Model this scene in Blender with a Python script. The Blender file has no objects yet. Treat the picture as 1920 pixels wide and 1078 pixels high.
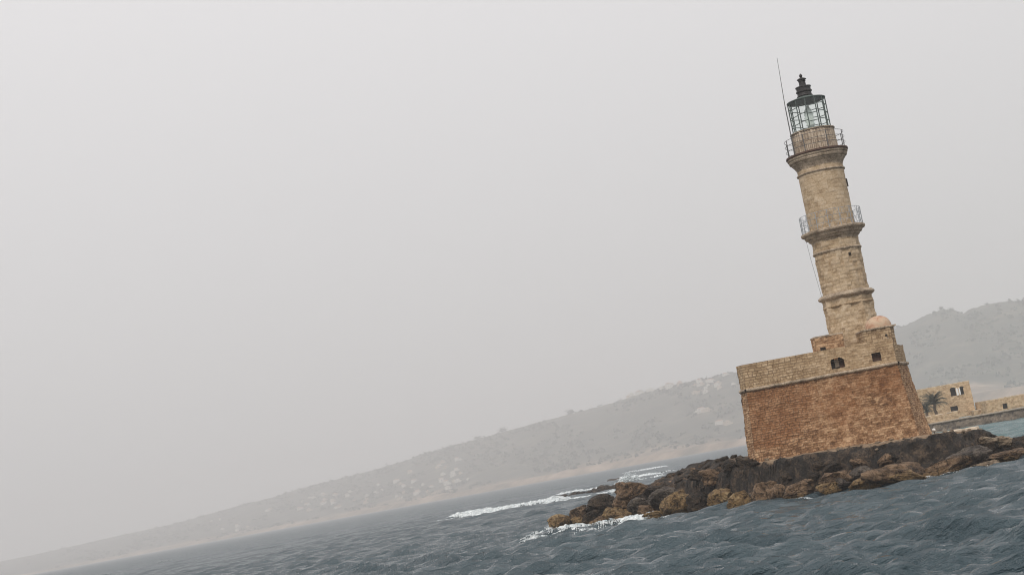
import bpy, math, random
import numpy as np
from mathutils import Vector, Matrix, noise as mnoise
random.seed(7)
SC = bpy.context.scene
COL = SC.collection
R = math.radians

# ------------------------------------------------------------------ camera
ROLL, FPX, HCAM = R(10.35), 3000.0, 4.2
PITCH = math.atan(363/FPX)
cam = bpy.data.cameras.new('camera'); cam.sensor_width = 36; cam.lens = 36*FPX/1920
cam.clip_start = .5; cam.clip_end = 20000
co = bpy.data.objects.new('camera', cam); COL.objects.link(co)
co.matrix_world = Matrix.Translation((0, 0, HCAM)) @ Matrix.Rotation(R(90)+PITCH, 4, 'X') @ Matrix.Rotation(-ROLL, 4, 'Z')
SC.camera = co

# ------------------------------------------------------------------ world and sun
SUN_EL, SUN_AZ = R(46), R(200)          # azimuth clockwise from +Y: behind the camera, to the left
w = bpy.data.worlds.new('World'); SC.world = w; w.use_nodes = True
nt = w.node_tree; nt.nodes.clear()
N = nt.nodes.new; L = nt.links.new
sky = N('ShaderNodeTexSky'); sky.sky_type = 'NISHITA'; sky.sun_disc = False
sky.sun_elevation = SUN_EL; sky.sun_rotation = SUN_AZ; sky.dust_density = 6; sky.air_density = 1.2
b1 = N('ShaderNodeBackground'); b1.inputs[1].default_value = .08; L(sky.outputs[0], b1.inputs[0])
tc = N('ShaderNodeTexCoord'); sp = N('ShaderNodeSeparateXYZ'); L(tc.outputs['Generated'], sp.inputs[0])
cr = N('ShaderNodeValToRGB'); L(sp.outputs[2], cr.inputs[0])
els = cr.color_ramp.elements
els[0].position = 0; els[0].color = (.66, .642, .640, 1)
els[1].position = 1; els[1].color = (1.25, 1.22, 1.22, 1)
e = els.new(.42); e.color = (.97, .945, .945, 1)
b2 = N('ShaderNodeBackground'); b2.inputs[1].default_value = 1.0; L(cr.outputs[0], b2.inputs[0])
mx = N('ShaderNodeMixShader'); mx.inputs[0].default_value = .9; L(b1.outputs[0], mx.inputs[1]); L(b2.outputs[0], mx.inputs[2])
wo = N('ShaderNodeOutputWorld'); L(mx.outputs[0], wo.inputs[0])
sl = bpy.data.lights.new('sun', 'SUN'); sl.energy = 1.75; sl.angle = R(11); sl.color = (1, .955, .90)
so = bpy.data.objects.new('sun', sl); COL.objects.link(so)
sd = Vector((math.sin(SUN_AZ)*math.cos(SUN_EL), math.cos(SUN_AZ)*math.cos(SUN_EL), math.sin(SUN_EL)))
so.rotation_euler = sd.to_track_quat('Z', 'Y').to_euler()
SC.view_settings.view_transform = 'Standard'; SC.view_settings.look = 'None'
SC.view_settings.exposure = 0; SC.view_settings.gamma = 1
SC.render.engine = 'CYCLES'
SC.cycles.volume_bounces = 2; SC.cycles.max_bounces = 8; SC.cycles.transparent_max_bounces = 16
SC.cycles.use_denoising = True; SC.cycles.filter_width = 1.05; SC.cycles.sample_clamp_direct = 4; SC.cycles.sample_clamp_indirect = 3

# ------------------------------------------------------------------ survey helper: ray through a point of the frame, met with a depth
def ray(px, py):
    dx = px-960; dy = 539-py
    u = dx*math.cos(ROLL)+dy*math.sin(ROLL); v = -dx*math.sin(ROLL)+dy*math.cos(ROLL)
    y = FPX*math.cos(PITCH)-v*math.sin(PITCH); z = FPX*math.sin(PITCH)+v*math.cos(PITCH)
    return u/y, z/y
def at(px, py, Y):
    a, b = ray(px, py); return Vector((a*Y, Y, HCAM+b*Y))
def sea_pt(px, py, z=0.):
    a, b = ray(px, py); Y = (z-HCAM)/b; return Vector((a*Y, Y, z))

# ------------------------------------------------------------------ numpy noise
def hsh(*a):
    h = np.zeros(np.broadcast(*a).shape)
    for k, x in enumerate(a): h = h + np.asarray(x)*(12.9898+k*65.233)
    s = np.sin(h)*43758.5453
    return s-np.floor(s)
def vn(x, y, z=0.):
    x = np.asarray(x, float); y = np.asarray(y, float); z = np.asarray(z, float)+0*x
    i, j, k = np.floor(x), np.floor(y), np.floor(z)
    f, g, h = x-i, y-j, z-k
    f = f*f*(3-2*f); g = g*g*(3-2*g); h = h*h*(3-2*h)
    r = 0
    for a in (0, 1):
        for b in (0, 1):
            for c in (0, 1):
                r = r + hsh(i+a, j+b, k+c)*(f if a else 1-f)*(g if b else 1-g)*(h if c else 1-h)
    return r
def fbm(x, y, z=0., o=4):
    r = 0; s = 0; a = 1.
    for k in range(o):
        r = r + a*vn(np.asarray(x)*2**k+k*7.3, np.asarray(y)*2**k+k*3.1, np.asarray(z)*2**k+k*5.7); s += a; a *= .5
    return r/s
def sstep(a, b, x):
    t = np.clip((x-a)/(b-a), 0, 1); return t*t*(3-2*t)

# ------------------------------------------------------------------ tagging and mesh helpers
def tag(o, label=None, cat=None, group=None, kind=None):
    if label: o['label'] = label
    if cat: o['category'] = cat
    if group: o['group'] = group
    if kind: o['kind'] = kind
    return o
def empty(name, loc, label, cat, group=None, rz=0):
    o = bpy.data.objects.new(name, None); COL.objects.link(o); o.location = loc; o.rotation_euler[2] = rz
    o.empty_display_size = .3
    return tag(o, label, cat, group)
def link(name, me, m, parent=None):
    o = bpy.data.objects.new(name, me); COL.objects.link(o)
    if m is not None: me.materials.append(m)
    if parent is not None: o.parent = parent
    return o
class MB:
    def __init__(s): s.v = []; s.f = []; s.att = None
    def add(s, v, f):
        b = len(s.v); s.v += [tuple(p) for p in v]; s.f += [tuple(i+b for i in q) for q in f]
    def box(s, x0, x1, y0, y1, z0, z1):
        s.add([(x0,y0,z0),(x1,y0,z0),(x1,y1,z0),(x0,y1,z0),(x0,y0,z1),(x1,y0,z1),(x1,y1,z1),(x0,y1,z1)],
              [(0,3,2,1),(4,5,6,7),(0,1,5,4),(1,2,6,5),(2,3,7,6),(3,0,4,7)])
    def tube(s, pts, r, n=6, r2=None, cap=True):
        pts = [Vector(p) for p in pts]; m = len(pts); v = []
        for i, p in enumerate(pts):
            d = (pts[min(i+1, m-1)]-pts[max(i-1, 0)]).normalized()
            a = d.cross(Vector((0, 0, 1)) if abs(d.z) < .9 else Vector((1, 0, 0))).normalized(); b = d.cross(a)
            rr = r if r2 is None else r+(r2-r)*i/(m-1)
            for k in range(n):
                t = 2*math.pi*k/n; v.append(p+a*rr*math.cos(t)+b*rr*math.sin(t))
        f = [(i*n+k, i*n+(k+1) % n, (i+1)*n+(k+1) % n, (i+1)*n+k) for i in range(m-1) for k in range(n)]
        if cap: f += [tuple(range(n-1, -1, -1)), tuple((m-1)*n+k for k in range(n))]
        s.add(v, f)
    def lathe(s, prof, c=(0, 0, 0), n=32, jit=0., seed=0, a0=0, a1=2*math.pi):
        v = []; full = abs(a1-a0-2*math.pi) < 1e-6; cols = n if full else n+1
        for i, (r, z) in enumerate(prof):
            for k in range(cols):
                t = a0+(a1-a0)*k/n
                rr = r
                if jit: rr = r+jit*(mnoise.noise(Vector((math.cos(t)*3, math.sin(t)*3, z*2+seed)))+.6*mnoise.noise(Vector((math.cos(t)*9, math.sin(t)*9, z*5+seed))))
                v.append((c[0]+rr*math.cos(t), c[1]+rr*math.sin(t), c[2]+z))
        f = []
        for i in range(len(prof)-1):
            for k in range(n):
                k2 = (k+1) % cols
                f.append((i*cols+k, i*cols+k2, (i+1)*cols+k2, (i+1)*cols+k))
        s.add(v, f)
    def build(s, name, m, parent=None, smooth=False, loc=None):
        me = bpy.data.meshes.new(name); me.from_pydata(s.v, [], s.f); me.update()
        if smooth: me.polygons.foreach_set('use_smooth', [True]*len(me.polygons))
        o = link(name, me, m, parent)
        if loc is not None: o.location = loc
        return o
def grid_faces(nu, nv, wrap=False, keep=None):
    i, j = np.meshgrid(np.arange(nu if wrap else nu-1), np.arange(nv-1), indexing='ij')
    i = i.ravel(); j = j.ravel(); i2 = (i+1) % nu
    f = np.stack([i*nv+j, i2*nv+j, i2*nv+j+1, i*nv+j+1], 1)
    return f if keep is None else f[keep(i, j)]
def np_mesh(name, P, F, m, parent=None, smooth=True, att=None, uv=None):
    me = bpy.data.meshes.new(name)
    me.vertices.add(len(P)); me.vertices.foreach_set('co', np.asarray(P, np.float32).ravel())
    me.loops.add(len(F)*4); me.loops.foreach_set('vertex_index', np.asarray(F, np.int32).ravel())
    me.polygons.add(len(F)); me.polygons.foreach_set('loop_start', np.arange(0, len(F)*4, 4, dtype=np.int32))
    me.update(calc_edges=True)
    me.polygons.foreach_set('use_smooth', np.full(len(F), smooth))
    if att is not None:
        a = me.color_attributes.new('blk', 'FLOAT_COLOR', 'POINT')
        a.data.foreach_set('color', np.asarray(att, np.float32).ravel())
    me.validate()
    return link(name, me, m, parent)

# ------------------------------------------------------------------ materials
def newmat(name):
    m = bpy.data.materials.new(name); m.use_nodes = True
    return m, m.node_tree, m.node_tree.nodes['Principled BSDF']
def node(t, typ, **kw):
    n = t.nodes.new(typ)
    for k, v in kw.items():
        if k.startswith('i_'): n.inputs[k[2:]].default_value = v
        else: setattr(n, k, v)
    return n
def noise_n(t, coord, scale, detail=4, rough=.6, dist=0):
    n = t.nodes.new('ShaderNodeTexNoise'); n.inputs['Scale'].default_value = scale
    n.inputs['Detail'].default_value = detail; n.inputs['Roughness'].default_value = rough; n.inputs['Distortion'].default_value = dist
    t.links.new(coord, n.inputs['Vector']); return n.outputs['Fac']
def ramp(t, fac, stops):
    n = t.nodes.new('ShaderNodeValToRGB'); t.links.new(fac, n.inputs[0])
    e = n.color_ramp.elements
    e[0].position = stops[0][0]; e[0].color = (*stops[0][1], 1)
    e[1].position = stops[-1][0]; e[1].color = (*stops[-1][1], 1)
    for p, c in stops[1:-1]:
        q = e.new(p); q.color = (*c, 1)
    return n.outputs[0]
def mix(t, fac, a, b, mode='MIX'):
    n = t.nodes.new('ShaderNodeMix'); n.data_type = 'RGBA'; n.blend_type = mode
    for s, x in ((n.inputs[0], fac), (n.inputs[6], a), (n.inputs[7], b)):
        if isinstance(x, bpy.types.NodeSocket): t.links.new(x, s)
        elif isinstance(x, (int, float)): s.default_value = x
        else: s.default_value = (*x, 1)
    return n.outputs[2]
def bump(t, h, bs, strength=.5, dist=.05):
    n = t.nodes.new('ShaderNodeBump'); n.inputs['Strength'].default_value = strength; n.inputs['Distance'].default_value = dist
    t.links.new(h, n.inputs['Height']); t.links.new(n.outputs[0], bs.inputs['Normal'])
def objcoord(t): return t.nodes.new('ShaderNodeNewGeometry').outputs['Position']

def plain(name, c, rough=.6, metal=0, var=.25, scale=6):
    m, t, b = newmat(name); p = objcoord(t)
    f = noise_n(t, p, scale)
    t.links.new(ramp(t, f, [(.3, tuple(x*(1-var) for x in c)), (.7, tuple(min(1, x*(1+var)) for x in c))]), b.inputs['Base Color'])
    b.inputs['Roughness'].default_value = rough; b.inputs['Metallic'].default_value = metal
    bump(t, noise_n(t, p, scale*4), b, .3, .01)
    return m

def masonry(name, dark, mid, light, stain, joint, stain_rng=(.5, .68), stain_scale=.35, fine=9., rng=(1.35, 2.5)):
    """block colours come from the stones' own random value, stains from broad noise"""
    m, t, b = newmat(name); p = objcoord(t)
    a = t.nodes.new('ShaderNodeAttribute'); a.attribute_name = 'blk'
    s = t.nodes.new('ShaderNodeSeparateColor'); t.links.new(a.outputs['Color'], s.inputs[0])
    n1 = noise_n(t, p, fine, 5, .7)
    mid_n = noise_n(t, p, 1.7, 4, .65)
    add = t.nodes.new('ShaderNodeMath'); add.operation = 'MULTIPLY_ADD'; t.links.new(n1, add.inputs[0]); add.inputs[1].default_value = 1.7
    bw_ = t.nodes.new('ShaderNodeMath'); bw_.operation = 'MULTIPLY'; bw_.inputs[1].default_value = .48; t.links.new(s.outputs[0], bw_.inputs[0]); t.links.new(bw_.outputs[0], add.inputs[2])
    add2 = t.nodes.new('ShaderNodeMath'); add2.operation = 'MULTIPLY_ADD'; t.links.new(mid_n, add2.inputs[0]); add2.inputs[1].default_value = 1.7; t.links.new(add.outputs[0], add2.inputs[2])
    sc = t.nodes.new('ShaderNodeMapRange'); t.links.new(add2.outputs[0], sc.inputs[0]); sc.inputs[1].default_value = rng[0]; sc.inputs[2].default_value = rng[1]
    c = ramp(t, sc.outputs[0], [(.05, dark), (.45, mid), (.9, light)])
    sn = noise_n(t, p, stain_scale, 5, .65, .6)
    sa = t.nodes.new('ShaderNodeMath'); sa.operation = 'ADD'; t.links.new(sn, sa.inputs[0]); t.links.new(s.outputs[2], sa.inputs[1])
    sr = t.nodes.new('ShaderNodeMapRange'); t.links.new(sa.outputs[0], sr.inputs[0]); sr.inputs[1].default_value = stain_rng[0]; sr.inputs[2].default_value = stain_rng[1]
    sm = t.nodes.new('ShaderNodeMath'); sm.operation = 'MULTIPLY'; t.links.new(sr.outputs[0], sm.inputs[0]); sm.inputs[1].default_value = .75
    c = mix(t, sm.outputs[0], c, mix(t, .65, c, stain, 'MIX'))
    c = mix(t, s.outputs[1], c, joint)
    t.links.new(c, b.inputs['Base Color']); b.inputs['Roughness'].default_value = .92
    b.inputs['Specular IOR Level'].default_value = .25
    hn = t.nodes.new('ShaderNodeMath'); hn.operation = 'ADD'; t.links.new(n1, hn.inputs[0]); t.links.new(mid_n, hn.inputs[1])
    bump(t, hn.outputs[0], b, .8, .05)
    return m

M_base = masonry('rubble_wall_stone', (.075, .034, .016), (.275, .150, .074), (.56, .37, .22), (.25, .100, .036), (.075, .040, .022), (.50, .66), .28, rng=(1.2, 2.65))
M_par = masonry('parapet_stone', (.17, .105, .055), (.40, .28, .165), (.58, .44, .29), (.30, .20, .10), (.19, .125, .07), (.60, .8), .5, rng=(1.15, 2.75))
M_tow = masonry('tower_stone', (.19, .120, .060), (.46, .345, .222), (.64, .52, .38), (.24, .135, .055), (.25, .165, .085), (.55, .74), .55, rng=(1.05, 2.85))
M_corn = masonry('cornice_stone', (.20, .155, .11), (.47, .375, .275), (.64, .54, .43), (.14, .105, .08), (.2, .14, .1), (.5, .7), 1.2)
M_far = masonry('far_building_stone', (.24, .155, .09), (.49, .345, .205), (.60, .46, .30), (.3, .2, .12), (.26, .19, .12), (.55, .75), .3)
M_mole = masonry('mole_stone', (.05, .042, .035), (.15, .12, .09), (.27, .22, .17), (.06, .05, .04), (.05, .045, .04), (.45, .7), .3)
def dome_mat():
    m, t, b = newmat('dome_plaster'); p = objcoord(t); n = noise_n(t, p, 1.6, 6, .7, .5)
    t.links.new(ramp(t, n, [(.36, (.34, .17, .10)), (.46, (.48, .31, .21)), (.58, (.52, .39, .27)), (.68, (.28, .22, .14))]), b.inputs['Base Color'])
    b.inputs['Roughness'].default_value = .9; bump(t, noise_n(t, p, 9, 5, .7), b, .8, .05); return m
M_dome = dome_mat()
M_dark = plain('dark_opening', (.02, .014, .01), .95)
M_iron = plain('dark_iron', (.030, .027, .027), .55, .3)
M_green = plain('green_grey_metal', (.085, .11, .10), .5, .2)
M_rail = plain('weathered_rail', (.11, .11, .11), .6, .3)
M_rail2 = plain('pale_rail', (.30, .33, .36), .6, .2)
M_rust = plain('rust_edge', (.07, .035, .022), .85)
M_white = plain('white_paint', (.75, .75, .73), .6, 0, .06)
M_ledge = plain('pale_ledge', (.62, .52, .40), .9, 0, .2, 1.5)
M_concrete = plain('weathered_concrete', (.30, .25, .19), .9, 0, .3, 1.2)
M_lens = plain('lens_glass', (.80, .86, .82), .25, 0, .12, 3)

def glass_mat():
    m, t, b = newmat('lantern_glass')
    tr = t.nodes.new('ShaderNodeBsdfTransparent'); tr.inputs[0].default_value = (.97, 1, .985, 1)
    gl = t.nodes.new('ShaderNodeBsdfGlossy'); gl.inputs['Roughness'].default_value = .05; gl.inputs[0].default_value = (.9, .95, .93, 1)
    fr = t.nodes.new('ShaderNodeFresnel'); fr.inputs[0].default_value = 1.6
    x = t.nodes.new('ShaderNodeMixShader'); x.inputs[0].default_value = .05; t.links.new(tr.outputs[0], x.inputs[1]); t.links.new(gl.outputs[0], x.inputs[2])
    t.links.new(x.outputs[0], t.nodes['Material Output'].inputs[0]); return m
M_glass = glass_mat()

def rock_mat(name, c1, c2, c3, tide=None, rough=.7, scale=1.3):
    m, t, b = newmat(name); p = objcoord(t)
    n1 = noise_n(t, p, scale, 6, .68, .3); n2 = noise_n(t, p, scale*6, 5, .7)
    ad = t.nodes.new('ShaderNodeMath'); ad.operation = 'MULTIPLY_ADD'; t.links.new(n2, ad.inputs[0]); ad.inputs[1].default_value = .5; t.links.new(n1, ad.inputs[2])
    c = ramp(t, ad.outputs[0], [(.56, c1), (.74, c2), (.93, c3)])
    vo = t.nodes.new('ShaderNodeTexVoronoi'); vo.feature = 'DISTANCE_TO_EDGE'; vo.inputs['Scale'].default_value = scale*1.1
    wv_ = t.nodes.new('ShaderNodeVectorMath'); wv_.operation = 'MULTIPLY_ADD'; nz3 = t.nodes.new('ShaderNodeTexNoise'); nz3.inputs['Scale'].default_value = 1.8; t.links.new(p, nz3.inputs['Vector'])
    t.links.new(nz3.outputs['Color'], wv_.inputs[0]); wv_.inputs[1].default_value = (.9, .9, .9); t.links.new(p, wv_.inputs[2]); t.links.new(wv_.outputs[0], vo.inputs['Vector'])
    ck = t.nodes.new('ShaderNodeMapRange'); t.links.new(vo.outputs['Distance'], ck.inputs[0]); ck.inputs[1].default_value = 0; ck.inputs[2].default_value = .045; ck.inputs[3].default_value = .8; ck.inputs[4].default_value = 0
    if tide:   # algae and wet rock in the splash zone, by height above the sea
        sx = t.nodes.new('ShaderNodeSeparateXYZ'); t.links.new(p, sx.inputs[0])
        a2 = t.nodes.new('ShaderNodeMath'); a2.operation = 'MULTIPLY_ADD'; t.links.new(n1, a2.inputs[0]); a2.inputs[1].default_value = -1.0; t.links.new(sx.outputs[2], a2.inputs[2])
        mr = t.nodes.new('ShaderNodeMapRange'); t.links.new(a2.outputs[0], mr.inputs[0]); mr.inputs[1].default_value = tide[1]; mr.inputs[2].default_value = tide[1]+.45
        mr.inputs[3].default_value = 1; mr.inputs[4].default_value = 0
        c = mix(t, mr.outputs[0], c, mix(t, n2, tuple(x*.35 for x in tide[0]), tuple(x*1.5 for x in tide[0])))
    c = mix(t, ck.outputs[0], c, tuple(x*.5 for x in c1))
    t.links.new(c, b.inputs['Base Color']); b.inputs['Roughness'].default_value = rough; b.inputs['Specular IOR Level'].default_value = .3
    hn = t.nodes.new('ShaderNodeMath'); hn.operation = 'MULTIPLY_ADD'; t.links.new(n2, hn.inputs[0]); hn.inputs[1].default_value = .9; t.links.new(n1, hn.inputs[2])
    h3 = t.nodes.new('ShaderNodeMath'); h3.operation = 'MULTIPLY_ADD'; t.links.new(ck.outputs[0], h3.inputs[0]); h3.inputs[1].default_value = -.5; t.links.new(hn.outputs[0], h3.inputs[2])
    bump(t, h3.outputs[0], b, 1.0, .3)
    return m
GOLD = (.17, .105, .038)
M_rock = {'gold': rock_mat('golden_rock', (.035, .020, .010), (.21, .130, .055), (.42, .30, .155), (GOLD, -.35)),
          'brown': rock_mat('brown_rock', (.024, .014, .008), (.15, .092, .050), (.33, .22, .135), (GOLD, -.45)),
          'dark': rock_mat('dark_rock', (.008, .006, .0045), (.040, .027, .017), (.10, .068, .042), ((.08, .045, .018), -.55)),
          'grey': rock_mat('grey_rock', (.02, .017, .015), (.085, .068, .055), (.19, .155, .12), ((.12, .075, .03), -.5)),
          'tan': rock_mat('tan_rock', (.09, .065, .04), (.26, .19, .125), (.45, .36, .26), None)}

def shelf_mat():
    m, t, b = newmat('bedrock'); p = objcoord(t)
    n1 = noise_n(t, p, 1.1, 6, .7, .4); n2 = noise_n(t, p, 7, 5, .7)
    ad = t.nodes.new('ShaderNodeMath'); ad.operation = 'MULTIPLY_ADD'; t.links.new(n2, ad.inputs[0]); ad.inputs[1].default_value = .5; t.links.new(n1, ad.inputs[2])
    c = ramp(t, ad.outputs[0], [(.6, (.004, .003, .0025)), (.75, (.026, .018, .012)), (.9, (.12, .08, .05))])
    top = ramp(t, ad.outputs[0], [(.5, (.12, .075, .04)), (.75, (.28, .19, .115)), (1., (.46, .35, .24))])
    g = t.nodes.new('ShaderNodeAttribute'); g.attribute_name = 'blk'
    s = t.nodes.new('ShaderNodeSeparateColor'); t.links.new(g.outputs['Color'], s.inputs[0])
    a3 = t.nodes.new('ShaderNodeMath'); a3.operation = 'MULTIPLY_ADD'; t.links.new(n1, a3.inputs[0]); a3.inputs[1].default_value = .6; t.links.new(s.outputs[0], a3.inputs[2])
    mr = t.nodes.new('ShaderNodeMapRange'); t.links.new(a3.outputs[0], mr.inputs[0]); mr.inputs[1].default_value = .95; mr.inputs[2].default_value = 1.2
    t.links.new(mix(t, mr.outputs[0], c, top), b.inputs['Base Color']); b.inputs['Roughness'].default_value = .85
    bump(t, ad.outputs[0], b, 1., .4); return m
M_shelf = shelf_mat()

def sea_mat():
    m, t, b = newmat('sea_water'); p = objcoord(t)
    mp = t.nodes.new('ShaderNodeMapping'); t.links.new(p, mp.inputs[0]); mp.inputs['Scale'].default_value = (.42, 1.7, 1)
    n1 = noise_n(t, mp.outputs[0], 2.3, 5, .62, .1)
    n0 = noise_n(t, mp.outputs[0], .25, 5, .6, .5)
    sx = t.nodes.new('ShaderNodeSeparateXYZ'); t.links.new(p, sx.inputs[0])
    # the harbour side of the mole is shallow over pale sand: greener water
    sd_ = t.nodes.new('ShaderNodeMath'); sd_.operation = 'MULTIPLY_ADD'; t.links.new(sx.outputs[1], sd_.inputs[0]); sd_.inputs[1].default_value = -.2; t.links.new(sx.outputs[0], sd_.inputs[2])
    mr = t.nodes.new('ShaderNodeMapRange'); t.links.new(sd_.outputs[0], mr.inputs[0]); mr.inputs[1].default_value = 1; mr.inputs[2].default_value = 8
    my = t.nodes.new('ShaderNodeMapRange'); t.links.new(sx.outputs[1], my.inputs[0]); my.inputs[1].default_value = 118; my.inputs[2].default_value = 160
    mu = t.nodes.new('ShaderNodeMath'); mu.operation = 'MULTIPLY'; t.links.new(mr.outputs[0], mu.inputs[0]); t.links.new(my.outputs[0], mu.inputs[1])
    deep = ramp(t, n0, [(.3, (.026, .048, .060)), (.7, (.060, .090, .104))])
    c = mix(t, mu.outputs[0], deep, (.065, .135, .14))
    t.links.new(c, b.inputs['Base Color'])
    
    at_ = t.nodes.new('ShaderNodeAttribute'); at_.attribute_name = 'blk'      # unresolved chop far out counts as roughness
    ss_ = t.nodes.new('ShaderNodeSeparateColor'); t.links.new(at_.outputs['Color'], ss_.inputs[0]); t.links.new(ss_.outputs[0], b.inputs['Roughness'])
    b.inputs['Specular IOR Level'].default_value = .52; b.inputs['IOR'].default_value = 1.33
    ad = t.nodes.new('ShaderNodeMath'); ad.operation = 'MULTIPLY_ADD'; t.links.new(n0, ad.inputs[0]); ad.inputs[1].default_value = 2.2; t.links.new(n1, ad.inputs[2])
    bump(t, ad.outputs[0], b, 1.0, .42)
    return m
M_sea = sea_mat()
def foam_mat():
    m, t, b = newmat('white_foam'); p = objcoord(t)
    n = noise_n(t, p, 3.5, 6, .75)
    t.links.new(ramp(t, n, [(.36, (.34, .42, .45)), (.56, (.80, .83, .83))]), b.inputs['Base Color'])
    b.inputs['Roughness'].default_value = .9; bump(t, n, b, .6, .08)
    tr = t.nodes.new('ShaderNodeBsdfTransparent'); x = t.nodes.new('ShaderNodeMixShader'); n2 = noise_n(t, p, 1.6, 6, .8)
    rr_ = t.nodes.new('ShaderNodeMapRange'); t.links.new(n2, rr_.inputs[0]); rr_.inputs[1].default_value = .42; rr_.inputs[2].default_value = .60; rr_.inputs[3].default_value = .4; rr_.inputs[4].default_value = 1
    t.links.new(rr_.outputs[0], x.inputs[0]); t.links.new(tr.outputs[0], x.inputs[1]); t.links.new(b.outputs[0], x.inputs[2]); t.links.new(x.outputs[0], t.nodes['Material Output'].inputs[0])
    return m
M_foam = foam_mat()

def hill_mat():
    m, t, b = newmat('hillside'); p = objcoord(t)
    a = t.nodes.new('ShaderNodeAttribute'); a.attribute_name = 'blk'
    s = t.nodes.new('ShaderNodeSeparateColor'); t.links.new(a.outputs['Color'], s.inputs[0])
    n1 = noise_n(t, p, .02, 7, .68, .3); n2 = noise_n(t, p, .006, 5, .6)
    green = ramp(t, n1, [(.38, (.038, .038, .026)), (.52, (.064, .06, .041)), (.66, (.13, .112, .08))])
    tan = ramp(t, n1, [(.35, (.09, .07, .045)), (.5, (.24, .17, .115)), (.68, (.42, .32, .24))])
    ad = t.nodes.new('ShaderNodeMath'); ad.operation = 'MULTIPLY_ADD'; t.links.new(n2, ad.inputs[0]); ad.inputs[1].default_value = .9; t.links.new(s.outputs[0], ad.inputs[2])
    mr = t.nodes.new('ShaderNodeMapRange'); t.links.new(ad.outputs[0], mr.inputs[0]); mr.inputs[1].default_value = .72; mr.inputs[2].default_value = 1.0
    t.links.new(mix(t, mr.outputs[0], green, tan), b.inputs['Base Color']); b.inputs['Roughness'].default_value = 1
    bump(t, n1, b, .8, 4); return m
M_hill = hill_mat()
M_scrub = plain('scrub_foliage', (.038, .04, .026), .9, 0, .5, .1)
M_trunk = plain('bark', (.12, .085, .06), .9)
M_palm = plain('palm_fronds', (.045, .048, .030), .75, 0, .4, 4)
M_palm2 = plain('dark_palm_fronds', (.025, .033, .022), .8, 0, .4, 4)
M_hw = plain('white_house_wall', (.56, .53, .48), .85, 0, .1, .3)
M_hp = plain('cream_house_wall', (.46, .38, .30), .85, 0, .12, .3)
M_hr = plain('tile_roof', (.38, .20, .13), .85, 0, .2, .4)

# ================================================================== SEA
RNG = np.random.RandomState(3)
WV = []
for k in range(46):
    lam = .62*1.066**k                                   # 0.9 m to about 17 m
    ang = R(-97)+RNG.randn()*R(19)
    amp = .038*lam**.9*(1 if lam < 1.5 else (1.5/lam)**1.2)
    WV.append((lam, math.cos(ang), math.sin(ang), amp, RNG.rand()*6.28))
def wave_z(X, Y, step=None):
    X = np.asarray(X, float); Y = np.asarray(Y, float); z = np.zeros(np.broadcast(X, Y).shape)
    wx = X+1.5*np.sin(Y*.13+X*.05); wy = Y+1.5*np.sin(X*.11-Y*.04)
    for lam, cx, sy, amp, ph in WV:
        a = amp
        if step is not None: a = amp*np.clip((lam/step-2)/1.5, 0, 1)
        s = np.sin(2*math.pi/lam*(wx*cx+wy*sy)+ph)
        z = z + a*(2*((s+1)*.5)**1.7-.85)
    grp = .55+.9*fbm(X*.05, Y*.05, 2.2, 3)
    return z*grp
# fan of columns, fine in front and coarse round the back, rows growing with distance
th = np.concatenate([np.linspace(R(-180), R(-30), 60, endpoint=False), np.arange(R(-30), R(30), .0015), np.linspace(R(30), R(180), 60)])
rr = [3.]
while rr[-1] < 6300: rr.append(rr[-1]*(1.0034 if 28 < rr[-1] < 900 else 1.02))
rr = np.array(rr)
T, Rr = np.meshgrid(th, rr, indexing='ij')
X = Rr*np.sin(T); Y = Rr*np.cos(T)
Z = wave_z(X, Y, np.maximum(Rr*.0034, .12))
Z = np.where((np.abs(T) < R(29.5)) & (Rr > 28), Z, 0*Z)
np.minimum(Z, 1.2, out=Z)
sea = np_mesh('sea', np.stack([X, Y, Z], -1).reshape(-1, 3), grid_faces(len(th), len(rr)), M_sea, att=np.stack([.06+.34*sstep(4.4, 7.4, np.log(Rr)), 0*Rr, 0*Rr, 0*Rr+1], -1).reshape(-1, 4))
tag(sea, kind='structure')

# ================================================================== FAR COAST
# horizontal survey: frame x -> ridge y ; the hill rises from a shore that comes nearer towards the right
RIDGE = [(-500, 1150), (-200, 1092), (0, 1052), (60, 1040), (150, 1020), (220, 1004), (330, 981), (420, 955), (500, 935), (560, 917), (640, 896), (720, 876), (800, 850), (860, 832),
         (900, 822), (960, 805), (1060, 778), (1150, 755), (1200, 737), (1250, 725), (1320, 710), (1385, 697), (1450, 688), (1550, 664), (1620, 641), (1660, 624), (1680, 614), (1700, 609), (1715, 601),
         (1735, 591), (1752, 586), (1765, 580), (1780, 580), (1797, 583), (1806, 589), (1818, 580), (1835, 575), (1850, 571), (1885, 565), (1920, 564), (2050, 552), (2200, 560), (2500, 560), (2900, 520)]
ra = np.array([ray(x, y) for x, y in RIDGE])            # azimuth tangent, elevation tangent
az = np.linspace(ra[0, 0], ra[-1, 0], 700)
el = np.interp(az, ra[:, 0], ra[:, 1])
sh_px = [(-500, 4200), (0, 3900), (500, 3400), (960, 2700), (1395, 2200), (1700, 2150), (1920, 2000), (2900, 1800)]
sa = [ray(x, 1080-x*.18)[0] for x, _ in sh_px]
def shore(a): return np.interp(a, sa, [d for _, d in sh_px])
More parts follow.
